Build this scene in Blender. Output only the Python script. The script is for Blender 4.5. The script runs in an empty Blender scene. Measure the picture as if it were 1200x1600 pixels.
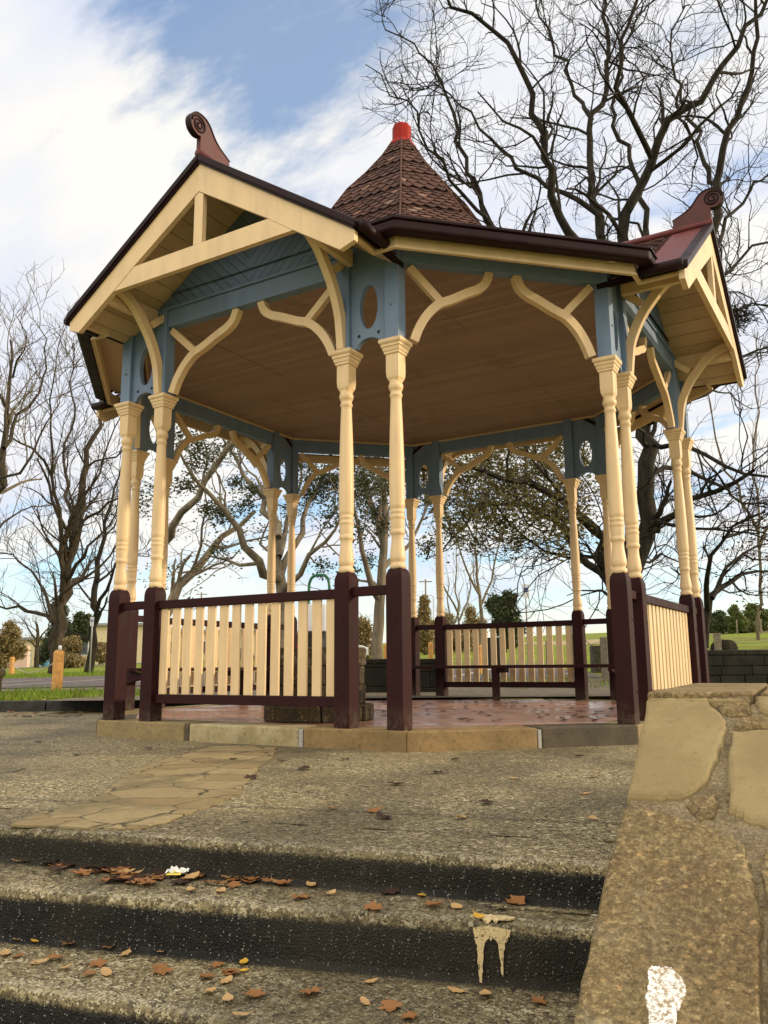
import bpy, math, random
import numpy as np
from mathutils import Vector, Matrix

# ------------------------------------------------------------------ camera
F_PX, CAM = 1297.9, np.array([4.5016, -7.9653, 0.4402])
RIGHT = np.array([0.8557, 0.5175, -0.0084]); UP = np.array([0.1019, -0.1525, 0.9830]); FWD = np.array([-0.5074, 0.8420, 0.1832])
RIGHT /= np.linalg.norm(RIGHT); FWD -= RIGHT * (FWD @ RIGHT); FWD /= np.linalg.norm(FWD); UP = np.cross(RIGHT, FWD)
FH = np.array([FWD[0], FWD[1], 0]); FH /= np.linalg.norm(FH); RH = np.array([FH[1], -FH[0], 0])
S = bpy.context.scene
COL = S.collection
cd = bpy.data.cameras.new('camera'); cam = bpy.data.objects.new('camera', cd); COL.objects.link(cam)
cd.sensor_fit = 'VERTICAL'; cd.sensor_height = 24.0; cd.sensor_width = 18.0
cd.lens = 24.0 * F_PX / 1600.0
cd.clip_start = 0.05; cd.clip_end = 3000
cam.matrix_world = Matrix(((RIGHT[0], UP[0], -FWD[0], CAM[0]), (RIGHT[1], UP[1], -FWD[1], CAM[1]),
                           (RIGHT[2], UP[2], -FWD[2], CAM[2]), (0, 0, 0, 1)))
S.camera = cam

# ------------------------------------------------------------------ light, sky, exposure
SUN_AZ, SUN_EL = math.radians(32), math.radians(17)      # azimuth measured from +X towards +Y
sd = Vector((math.cos(SUN_AZ) * math.cos(SUN_EL), math.sin(SUN_AZ) * math.cos(SUN_EL), math.sin(SUN_EL)))
sl = bpy.data.lights.new('sun', 'SUN'); sl.energy = 2.1; sl.angle = math.radians(1.5); sl.color = (1.0, 0.80, 0.55)
so = bpy.data.objects.new('sun', sl); COL.objects.link(so)
so.rotation_euler = sd.to_track_quat('Z', 'Y').to_euler()
S.view_settings.view_transform = 'Standard'; S.view_settings.look = 'None'
S.view_settings.exposure = 0.82; S.view_settings.gamma = 1.0
S.render.engine = 'CYCLES'


def world():
    w = bpy.data.worlds.new('World'); S.world = w; w.use_nodes = True
    nt = w.node_tree; nt.nodes.clear()
    N = lambda t: nt.nodes.new(t)
    L = nt.links.new
    sky = N('ShaderNodeTexSky'); sky.sky_type = 'NISHITA'; sky.sun_disc = False
    sky.sun_elevation = SUN_EL; sky.sun_rotation = math.pi / 2 - SUN_AZ
    sky.air_density = 1.0; sky.dust_density = 0.6; sky.ozone_density = 2.0
    hs = N('ShaderNodeHueSaturation'); hs.inputs['Saturation'].default_value = 1.3; L(sky.outputs[0], hs.inputs['Color'])
    b1 = N('ShaderNodeBackground'); b1.inputs[1].default_value = 0.15; L(hs.outputs[0], b1.inputs[0])
    tc = N('ShaderNodeTexCoord')
    sep = N('ShaderNodeSeparateXYZ'); L(tc.outputs['Generated'], sep.inputs[0])
    # project the direction on a cloud layer so clouds stretch towards the horizon
    zz = N('ShaderNodeMath'); zz.operation = 'MAXIMUM'; L(sep.outputs[2], zz.inputs[0]); zz.inputs[1].default_value = 0.0
    za = N('ShaderNodeMath'); za.operation = 'ADD'; L(zz.outputs[0], za.inputs[0]); za.inputs[1].default_value = 0.28
    dv = N('ShaderNodeVectorMath'); dv.operation = 'DIVIDE'; L(tc.outputs['Generated'], dv.inputs[0])
    cb = N('ShaderNodeCombineXYZ')
    for i in range(3): L(za.outputs[0], cb.inputs[i])
    L(cb.outputs[0], dv.inputs[1])
    mp = N('ShaderNodeMapping'); L(dv.outputs[0], mp.inputs[0]); mp.inputs['Location'].default_value = (0.35, 0.9, 0.0)
    mp.inputs['Rotation'].default_value = (0, 0, 0.75); mp.inputs['Scale'].default_value = (1.0, 2.3, 1.0)
    n1 = N('ShaderNodeTexNoise'); n1.inputs['Scale'].default_value = 2.0; n1.inputs['Detail'].default_value = 10; n1.inputs['Roughness'].default_value = 0.60
    n1.inputs['Distortion'].default_value = 0.15
    L(mp.outputs[0], n1.inputs['Vector'])
    n2 = N('ShaderNodeTexNoise'); n2.inputs['Scale'].default_value = 1.6; n2.inputs['Detail'].default_value = 8
    L(mp.outputs[0], n2.inputs['Vector'])

    def blob(d, lo, hi, amt):
        v = N('ShaderNodeVectorMath'); v.operation = 'DOT_PRODUCT'; L(tc.outputs['Generated'], v.inputs[0])
        d = Vector(d).normalized(); v.inputs[1].default_value = d
        r = N('ShaderNodeMapRange'); r.interpolation_type = 'SMOOTHSTEP'; L(v.outputs['Value'], r.inputs[0])
        r.inputs[1].default_value = lo; r.inputs[2].default_value = hi; r.inputs[3].default_value = 0; r.inputs[4].default_value = amt
        return r.outputs[0]

    def add(a, b):
        m = N('ShaderNodeMath'); m.operation = 'ADD'; L(a, m.inputs[0]); L(b, m.inputs[1]); return m.outputs[0]
    ray = lambda x, y: FWD + RIGHT * (x - 600) / F_PX + UP * (800 - y) / F_PX
    am = N('ShaderNodeMath'); am.operation = 'MULTIPLY_ADD'; L(n1.outputs[0], am.inputs[0]); am.inputs[1].default_value = 1.35; am.inputs[2].default_value = -0.165
    n3 = N('ShaderNodeTexNoise'); n3.inputs['Scale'].default_value = 5.5; n3.inputs['Detail'].default_value = 8; n3.inputs['Roughness'].default_value = 0.6; L(mp.outputs[0], n3.inputs['Vector'])
    am3 = N('ShaderNodeMath'); am3.operation = 'MULTIPLY_ADD'; L(n3.outputs[0], am3.inputs[0]); am3.inputs[1].default_value = 0.55; am3.inputs[2].default_value = -0.275
    s = add(am.outputs[0], am3.outputs[0])
    s = add(s, blob(ray(250, 130), 0.970, 0.999, -0.055))      # open blue gaps
    s = add(s, blob(ray(450, 240), 0.970, 0.999, -0.085))
    s = add(s, blob(ray(150, 40), 0.985, 0.999, -0.05))
    s = add(s, blob(ray(0, 400), 0.955, 0.999, 0.20))         # thick bank to its left
    s = add(s, blob(ray(640, 40), 0.985, 0.999, 0.08))
    s = add(s, blob(ray(1020, 180), 0.93, 0.998, 0.15))
    rp = N('ShaderNodeMapRange'); rp.interpolation_type = 'SMOOTHSTEP'; L(s, rp.inputs[0])
    rp.inputs[1].default_value = 0.22; rp.inputs[2].default_value = 0.56; rp.inputs[3].default_value = 0.25; rp.inputs[4].default_value = 1
    # pale clear band just above the horizon
    hz = N('ShaderNodeMapRange'); L(sep.outputs[2], hz.inputs[0]); hz.interpolation_type = 'SMOOTHSTEP'
    hz.inputs[1].default_value = 0.06; hz.inputs[2].default_value = 0.17; hz.inputs[3].default_value = 0.72; hz.inputs[4].default_value = 1
    mm = N('ShaderNodeMath'); mm.operation = 'MULTIPLY'; L(rp.outputs[0], mm.inputs[0]); L(hz.outputs[0], mm.inputs[1])
    # cloud colour: grey-violet shaded parts, white tops; brightness behind the camera shaped as front fill
    cr = N('ShaderNodeMapRange'); L(n2.outputs[0], cr.inputs[0]); cr.inputs[1].default_value = 0.38; cr.inputs[2].default_value = 0.56
    mc = N('ShaderNodeMixRGB'); L(cr.outputs[0], mc.inputs[0]); mc.inputs[1].default_value = (0.66, 0.69, 0.78, 1); mc.inputs[2].default_value = (0.83, 0.81, 0.77, 1)
    bk = add(blob((0.25, -1.0, 1.0), 0.35, 0.95, 1.6), blob((0.35, -1.0, -0.15), 0.40, 0.95, -0.60))  # added out-of-view bright lobe fills the fronts; low dark one shades the interior
    one = N('ShaderNodeMath'); one.operation = 'ADD'; one.inputs[0].default_value = 0.70; L(bk, one.inputs[1])
    wm = N('ShaderNodeMixRGB'); wm.blend_type = 'MULTIPLY'; wm.inputs[2].default_value = (1.0, 0.87, 0.66, 1); L(mc.outputs[0], wm.inputs[1])
    L(blob((0.25, -1.0, 0.7), 0.1, 0.8, 0.85), wm.inputs[0])      # warm tint added to the unseen fill lobe
    b2 = N('ShaderNodeBackground'); L(wm.outputs[0], b2.inputs[0]); L(one.outputs[0], b2.inputs[1])
    mx = N('ShaderNodeMixShader'); L(mm.outputs[0], mx.inputs[0]); L(b1.outputs[0], mx.inputs[1]); L(b2.outputs[0], mx.inputs[2])
    out = N('ShaderNodeOutputWorld'); L(mx.outputs[0], out.inputs[0])


world()

# ------------------------------------------------------------------ helpers
rng = random.Random(7)
nrg = np.random.default_rng(11)


def ray(x, y): return FWD + RIGHT * (x - 600) / F_PX + UP * (800 - y) / F_PX
def at(x, y, v):
    r = ray(x, y); return CAM + r * (v / (r @ FH))
def on_z(x, y, z):
    r = ray(x, y); return CAM + r * ((z - CAM[2]) / r[2])
def on_plane(x, y, n, d):
    r = ray(x, y); return CAM + r * ((d - n @ CAM) / (n @ r))


class MB:
    def __init__(s): s.v = []; s.f = []; s.mi = []; s.sm = []
    def add(s, vs, fs, mi=0, smooth=False):
        o = len(s.v); s.v.extend([tuple(map(float, q)) for q in vs])
        for f in fs: s.f.append([i + o for i in f]); s.mi.append(mi); s.sm.append(smooth)
        return s
    def box(s, c, d, rz=0.0, mi=0, M=None):
        x, y, z = d[0] / 2, d[1] / 2, d[2] / 2
        vs = [Vector((a * x, b * y, e * z)) for a in (-1, 1) for b in (-1, 1) for e in (-1, 1)]
        R = Matrix.Rotation(rz, 3, 'Z') if M is None else M
        vs = [R @ q + Vector(c) for q in vs]
        return s.add(vs, [(0, 1, 3, 2), (4, 6, 7, 5), (0, 4, 5, 1), (2, 3, 7, 6), (0, 2, 6, 4), (1, 5, 7, 3)], mi)
    def bar(s, a, b, w, h, up=(0, 0, 1), mi=0):
        a, b = Vector(a), Vector(b); d = (b - a); l = d.length; d.normalize()
        r = d.cross(Vector(up)); r.normalize(); u = r.cross(d)
        M = Matrix((r, d, u)).transposed()
        return s.box((a + b) / 2, (w, l, h), M=M, mi=mi)
    def prism(s, poly, fn, t0, t1, mi=0):
        """convex or simple polygon (list of 2D) extruded between t0 and t1; fn(u,v,t)->xyz"""
        n = len(poly)
        vs = [fn(u, v, t0) for u, v in poly] + [fn(u, v, t1) for u, v in poly]
        fs = [list(range(n))[::-1], [i + n for i in range(n)]] + [[i, (i + 1) % n, (i + 1) % n + n, i + n] for i in range(n)]
        return s.add(vs, fs, mi)
    def tube(s, pts, rad, n=8, mi=0, cap=True, smooth=True):
        pts = [np.asarray(p, float) for p in pts]; m = len(pts)
        if m < 2: return s
        t0 = pts[1] - pts[0]; ref = np.array([0, 0, 1.0]) if abs(t0[2]) < 0.9 * np.linalg.norm(t0) else np.array([1.0, 0, 0])
        vs = []
        for i in range(m):
            t = pts[min(i + 1, m - 1)] - pts[max(i - 1, 0)]; t = t / (np.linalg.norm(t) + 1e-9)
            a = np.cross(t, ref); a /= np.linalg.norm(a) + 1e-9; b = np.cross(t, a); ref = -b if False else np.cross(a, t)
            r = rad[i] if hasattr(rad, '__len__') else rad
            for k in range(n):
                q = 2 * math.pi * k / n; vs.append(pts[i] + (a * math.cos(q) + b * math.sin(q)) * r)
        fs = [[i * n + k, i * n + (k + 1) % n, (i + 1) * n + (k + 1) % n, (i + 1) * n + k] for i in range(m - 1) for k in range(n)]
        if cap: fs += [list(range(n))[::-1], [(m - 1) * n + k for k in range(n)]]
        return s.add(vs, fs, mi, smooth)
    def lathe(s, prof, c=(0, 0), n=24, mi=0, smooth=True):
        vs = []; m = len(prof)
        for r, z in prof:
            for k in range(n):
                q = 2 * math.pi * k / n; vs.append((c[0] + r * math.cos(q), c[1] + r * math.sin(q), z))
        fs = [[i * n + k, i * n + (k + 1) % n, (i + 1) * n + (k + 1) % n, (i + 1) * n + k] for i in range(m - 1) for k in range(n)]
        fs += [list(range(n))[::-1], [(m - 1) * n + k for k in range(n)]]
        return s.add(vs, fs, mi, smooth)
    def sqstack(s, prof, rz=0.0, mi=0):
        """square rings (half-width, z)"""
        return s.ngon(prof, 4, math.pi / 4, math.sqrt(2), mi)
    def ngon(s, prof, n, ph=0.0, k=1.0, mi=0):
        vs = []; m = len(prof)
        for r, z in prof:
            for i in range(n):
                q = ph + 2 * math.pi * i / n; vs.append((k * r * math.cos(q), k * r * math.sin(q), z))
        fs = [[i * n + j, i * n + (j + 1) % n, (i + 1) * n + (j + 1) % n, (i + 1) * n + j] for i in range(m - 1) for j in range(n)]
        fs += [list(range(n))[::-1], [(m - 1) * n + j for j in range(n)]]
        return s.add(vs, fs, mi)
    def build(s, name, mat, parent=None, loc=(0, 0, 0), rz=0.0, bevel=0.0):
        me = bpy.data.meshes.new(name); me.from_pydata(s.v, [], s.f)
        for m in (mat if isinstance(mat, (list, tuple)) else [mat]): me.materials.append(m)
        me.polygons.foreach_set('material_index', s.mi); me.polygons.foreach_set('use_smooth', s.sm)
        me.update()
        return link(name, me, parent, loc, rz, bevel)


def link(name, me, parent=None, loc=(0, 0, 0), rz=0.0, bevel=0.0):
    o = bpy.data.objects.new(name, me); COL.objects.link(o)
    o.location = loc; o.rotation_euler = (0, 0, rz)
    if parent is not None: o.parent = parent
    if bevel:
        b = o.modifiers.new('bevel', 'BEVEL'); b.width = bevel; b.segments = 2; b.limit_method = 'ANGLE'; b.angle_limit = math.radians(40)
    return o


def empty(name, loc=(0, 0, 0), rz=0.0, parent=None):
    o = bpy.data.objects.new(name, None); COL.objects.link(o); o.location = loc; o.rotation_euler = (0, 0, rz)
    if parent is not None: o.parent = parent
    return o


def tag(o, label=None, cat=None, group=None, kind=None):
    if label: o['label'] = label
    if cat: o['category'] = cat
    if group: o['group'] = group
    if kind: o['kind'] = kind
    return o


KIDS = {}
def children(o): return [c for c in bpy.data.objects if c.parent == o]
def copy_tree(o, parent=None):
    c = o.copy(); COL.objects.link(c); c.parent = parent if parent is not None else o.parent
    for ch in children(o): copy_tree(ch, c)
    return c
def turned(o, q):
    """copy of a part of the bandstand turned by q quarter turns about its centre"""
    c = copy_tree(o); a = q * math.pi / 2
    c.location = Matrix.Rotation(a, 3, 'Z') @ o.location; c.rotation_euler = (0, 0, o.rotation_euler.z + a)
    return c


def sheet(name, outlines, t, mat, fn, parent=None, bevel=0.0, **kw):
    """flat board with holes: 2D outlines filled and given thickness t; fn is a 4x4 placing (u,v,w)"""
    cu = bpy.data.curves.new('tmp', 'CURVE'); cu.dimensions = '2D'; cu.fill_mode = 'BOTH'; cu.extrude = t / 2
    for o in outlines:
        sp = cu.splines.new('POLY'); sp.points.add(len(o) - 1); sp.use_cyclic_u = True
        for i, (u, v) in enumerate(o): sp.points[i].co = (u, v, 0, 1)
    ob = bpy.data.objects.new('tmp', cu); COL.objects.link(ob)
    dg = bpy.context.evaluated_depsgraph_get(); dg.update()
    me = bpy.data.meshes.new_from_object(ob.evaluated_get(dg)); me.name = name
    bpy.data.objects.remove(ob); bpy.data.curves.remove(cu)
    me.transform(fn); me.materials.clear(); me.materials.append(mat)
    for p in me.polygons: p.use_smooth = False
    return link(name, me, parent, bevel=bevel, **kw)


def XZ(y=0.0, x=0.0, z=0.0):   # u->x, v->z, thickness along y
    return Matrix(((1, 0, 0, x), (0, 0, -1, y), (0, 1, 0, z), (0, 0, 0, 1)))
def YZ(x=0.0, sgn=1):           # u->y, v->z, thickness along x
    return Matrix(((0, 0, 1, x), (sgn, 0, 0, 0), (0, 1, 0, 0), (0, 0, 0, 1)))


def smooth(pts, n=6):
    """Catmull-Rom through 2D/3D points"""
    P = [np.asarray(p, float) for p in pts]; P = [2 * P[0] - P[1]] + P + [2 * P[-1] - P[-2]]
    out = []
    for i in range(1, len(P) - 2):
        for k in range(n):
            t = k / n
            out.append(0.5 * (2 * P[i] + (P[i + 1] - P[i - 1]) * t + (2 * P[i - 1] - 5 * P[i] + 4 * P[i + 1] - P[i + 2]) * t * t +
                              (-P[i - 1] + 3 * P[i] - 3 * P[i + 1] + P[i + 2]) * t ** 3))
    out.append(P[-2]); return out


def ribbon(pts, w):
    """2D outline of a band of width w along pts"""
    P = [np.asarray(p, float) for p in pts]; A = []; B = []
    for i in range(len(P)):
        t = P[min(i + 1, len(P) - 1)] - P[max(i - 1, 0)]; t /= np.linalg.norm(t); nn = np.array([-t[1], t[0]])
        ww = w[i] if hasattr(w, '__len__') else w
        A.append(P[i] + nn * ww / 2); B.append(P[i] - nn * ww / 2)
    return A + B[::-1]


# ------------------------------------------------------------------ materials
class NT:
    def __init__(s, name):
        s.m = bpy.data.materials.new(name); s.m.use_nodes = True; s.t = s.m.node_tree; s.t.nodes.clear()
        s.out = s.n('ShaderNodeOutputMaterial'); s.b = s.n('ShaderNodeBsdfPrincipled'); s.l(s.b.outputs[0], s.out.inputs[0])
        s.tc = s.n('ShaderNodeTexCoord')
    def n(s, t, **kw):
        x = s.t.nodes.new(t)
        for k, v in kw.items(): setattr(x, k, v)
        return x
    def l(s, a, b): s.t.links.new(a, b)
    def obj(s): return s.tc.outputs['Object']
    def world(s):
        if not hasattr(s, 'g'): s.g = s.n('ShaderNodeNewGeometry')
        return s.g.outputs['Position']
    def map(s, v, scale=(1, 1, 1), loc=(0, 0, 0), rot=(0, 0, 0)):
        m = s.n('ShaderNodeMapping'); s.l(v, m.inputs[0]); m.inputs['Scale'].default_value = scale; m.inputs['Location'].default_value = loc; m.inputs['Rotation'].default_value = rot
        return m.outputs[0]
    def noise(s, v, scale, detail=4, rough=0.55, dist=0.0):
        x = s.n('ShaderNodeTexNoise'); s.l(v, x.inputs['Vector']); x.inputs['Scale'].default_value = scale; x.inputs['Detail'].default_value = detail
        x.inputs['Roughness'].default_value = rough; x.inputs['Distortion'].default_value = dist; return x.outputs[0]
    def vor(s, v, scale, feature='F1', out='Distance'):
        x = s.n('ShaderNodeTexVoronoi'); x.feature = feature; s.l(v, x.inputs['Vector']); x.inputs['Scale'].default_value = scale; return x.outputs[out]
    def ramp(s, v, a, b, lo=0.0, hi=1.0, sm=True):
        x = s.n('ShaderNodeMapRange'); x.interpolation_type = 'SMOOTHSTEP' if sm else 'LINEAR'; s.l(v, x.inputs[0])
        for i, q in enumerate((a, b, lo, hi)): x.inputs[i + 1].default_value = q
        return x.outputs[0]
    def mix(s, f, a, b, mode='MIX'):
        x = s.n('ShaderNodeMixRGB'); x.blend_type = mode
        for i, q in enumerate((f, a, b)):
            if isinstance(q, (int, float)): x.inputs[i].default_value = q
            elif isinstance(q, tuple): x.inputs[i].default_value = q + (1,) if len(q) == 3 else q
            else: s.l(q, x.inputs[i])
        return x.outputs[0]
    def math(s, op, a, b=None):
        x = s.n('ShaderNodeMath', operation=op)
        for i, q in enumerate((a, b)):
            if q is None: continue
            if isinstance(q, (int, float)): x.inputs[i].default_value = q
            else: s.l(q, x.inputs[i])
        return x.outputs[0]
    def bump(s, h, strength=0.3, dist=0.01, prev=None):
        x = s.n('ShaderNodeBump'); s.l(h, x.inputs['Height']); x.inputs['Strength'].default_value = strength; x.inputs['Distance'].default_value = dist
        if prev is not None: s.l(prev, x.inputs['Normal'])
        return x.outputs[0]
    def done(s, col, rough=0.6, normal=None, spec=0.5):
        for q, i in ((col, 'Base Color'), (rough, 'Roughness')):
            if isinstance(q, (int, float)): s.b.inputs[i].default_value = q
            elif isinstance(q, tuple): s.b.inputs[i].default_value = q + (1,)
            else: s.l(q, s.b.inputs[i])
        if normal is not None: s.l(normal, s.b.inputs['Normal'])
        s.b.inputs['Specular IOR Level'].default_value = spec
        return s.m


def paint(name, c, rough=0.45, var=0.12, dirt=(0.10, 0.08, 0.06), dirtamt=0.35, spec=0.35):
    k = NT(name); v = k.world()
    n = k.noise(k.map(v, (1, 1, 0.35)), 7, 6)
    col = k.mix(k.ramp(n, 0.3, 0.7), tuple(x * (1 - var) for x in c), tuple(min(1, x * (1 + var)) for x in c))
    g = k.ramp(k.noise(v, 28, 8, 0.7), 0.60, 0.78, 0, dirtamt)
    col = k.mix(g, col, dirt)
    st = k.ramp(k.noise(k.map(v, (1, 1, 0.12)), 26, 5, 0.65), 0.52, 0.80, 0, 0.28)
    col = k.mix(st, col, tuple(x * 0.55 for x in c))
    sz = k.n('ShaderNodeSeparateXYZ'); k.l(v, sz.inputs[0])
    gd = k.math('MULTIPLY', k.ramp(k.math('ADD', sz.outputs[2], k.math('MULTIPLY', g, 0.25)), 0.20, 0.0), k.ramp(k.noise(v, 18, 5, .7), .35, .65, 0, .55))
    col = k.mix(gd, col, (0.10, 0.078, 0.05))      # dust splashed up from the paving
    br = k.noise(k.map(k.obj(), (60, 60, 6)), 1.0, 5)
    nb = k.bump(br, 0.10, 0.004, k.bump(k.noise(v, 240, 3), 0.06, 0.002))
    return k.done(col, k.ramp(n, 0.2, 0.8, rough - 0.1, rough + 0.12), nb, spec)


def boards(name, c, pitch, chevron=False, axis=0, gap=0.05, soft=.3):
    k = NT(name); v = k.world(); sp = k.n('ShaderNodeSeparateXYZ'); k.l(k.obj(), sp.inputs[0])
    if chevron:
        co = k.math('SUBTRACT', sp.outputs[2], k.math('ABSOLUTE', sp.outputs[0]))
    else: co = sp.outputs[axis]
    q = k.math('DIVIDE', co, pitch); fr = k.math('FRACT', q)
    tri = k.math('ABSOLUTE', k.math('SUBTRACT', fr, 0.5))
    groove = k.ramp(tri, 0.5 - gap * 1.6, 0.5 - gap * 0.4)
    wn = k.n('ShaderNodeTexWhiteNoise', noise_dimensions='1D'); k.l(k.math('FLOOR', q), wn.inputs['W'])
    base = k.mix(k.ramp(wn.outputs[0], 0, 1), tuple(x * 0.88 for x in c), tuple(x * 1.08 for x in c))
    base = k.mix(k.ramp(k.noise(v, 9, 6), 0.45, 0.8, 0, 0.3), base, tuple(x * 0.6 for x in c))
    col = k.mix(groove, base, tuple(x * soft for x in c))
    if soft > .5:
        col = k.mix(k.ramp(k.noise(v, 2.3, 5, .6), .62, .70, 0, .45), col, tuple(x * .45 for x in c)); col = k.mix(k.ramp(k.noise(v, .8, 4), .4, .7, 0, .35), col, tuple(x * .7 for x in c))
    nb = k.bump(k.math('SUBTRACT', 1.0, groove), 0.6, 0.006)
    return k.done(col, 0.6, nb, 0.3)


CREAM = (0.66, 0.485, 0.275)
M = {}
M['cream'] = paint('cream_paint', CREAM, 0.45, 0.07)
M['burgundy'] = paint('burgundy_paint', (0.025, 0.0055, 0.0062), 0.6, 0.2, (0.05, 0.026, 0.018), 0.25, 0.14)
M['blue'] = paint('blue_paint', (0.135, 0.20, 0.30), 0.5, 0.10)
M['brown'] = paint('brown_gutter_paint', (0.016, 0.006, 0.007), 0.45, 0.2, (0.03,0.02,0.015), 0.3, 0.12)
M['red'] = paint('red_cap_paint', (0.27, 0.018, 0.012), 0.6, 0.25, spec=0.12)
M['flash'] = paint('burgundy_flashing', (0.12, 0.028, 0.028), 0.5, 0.15, spec=0.25)
M['finial'] = paint('finial_paint', (0.085, 0.025, 0.022), 0.5, 0.2, spec=0.25)
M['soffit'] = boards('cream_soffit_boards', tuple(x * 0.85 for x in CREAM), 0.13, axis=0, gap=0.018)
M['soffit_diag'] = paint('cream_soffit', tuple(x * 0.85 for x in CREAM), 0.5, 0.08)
M['ceiling'] = boards('brown_ceiling_boards', (0.33, 0.228, 0.165), 0.09, axis=1, gap=0.010, soft=.62)
M['tymp'] = boards('blue_chevron_boards', (0.13, 0.19, 0.285), 0.105, chevron=True, gap=0.035)


def mat_shingle():
    k = NT('brown_shingle'); g = k.n('ShaderNodeNewGeometry'); r = g.outputs['Random Per Island']
    cr = k.n('ShaderNodeValToRGB'); k.l(r, cr.inputs[0]); e = cr.color_ramp.elements
    e[0].position = 0; e[0].color = (0.050, 0.024, 0.018, 1); e[1].position = 0.93; e[1].color = (0.100, 0.046, 0.034, 1)
    x = e.new(0.955); x.color = (0.16, 0.08, 0.055, 1); x = e.new(1.0); x.color = (0.22, 0.14, 0.11, 1)
    v = k.world(); n = k.noise(v, 30, 6, 0.65)
    col = k.mix(k.ramp(n, 0.45, 0.8, 0, .6), cr.outputs[0], (0.045, 0.026, 0.018))
    pale = k.ramp(k.noise(v, 22, 4), 0.68, 0.74)
    col = k.mix(k.math('MULTIPLY', pale, k.ramp(k.noise(v, 3, 2), 0.5, 0.6)), col, (0.42, 0.34, 0.30))
    return k.done(col, 0.75, k.bump(k.noise(v, 90, 5), 0.25, 0.003), 0.2)
M['shingle'] = mat_shingle()


def mat_floor():
    k = NT('red_brick_paving'); v = k.world()
    b = k.n('ShaderNodeTexBrick'); k.l(k.map(v, (1, 1, 1), rot=(0, 0, 0.78)), b.inputs['Vector']); b.inputs['Scale'].default_value = 1.0
    b.inputs['Brick Width'].default_value = 0.235; b.inputs['Row Height'].default_value = 0.117; b.inputs['Mortar Size'].default_value = 0.006
    b.inputs['Color1'].default_value = (0.34, 0.16, 0.105, 1); b.inputs['Color2'].default_value = (0.42, 0.225, 0.15, 1); b.inputs['Mortar'].default_value = (0.20, 0.13, 0.095, 1)
    n = k.noise(v, 6, 6)
    col = k.mix(k.ramp(n, 0.45, 0.75, 0, 0.5), b.outputs[0], (0.15, 0.075, 0.055))
    wet = k.ramp(k.noise(v, 1.6, 4), 0.35, 0.62, 0.18, 0.45)
    nb = k.bump(b.outputs[1], -0.25, 0.003, k.bump(k.noise(v, 40, 4), 0.12, 0.004))
    return k.done(col, wet, nb, 0.5)
M['floor'] = mat_floor()


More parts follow.
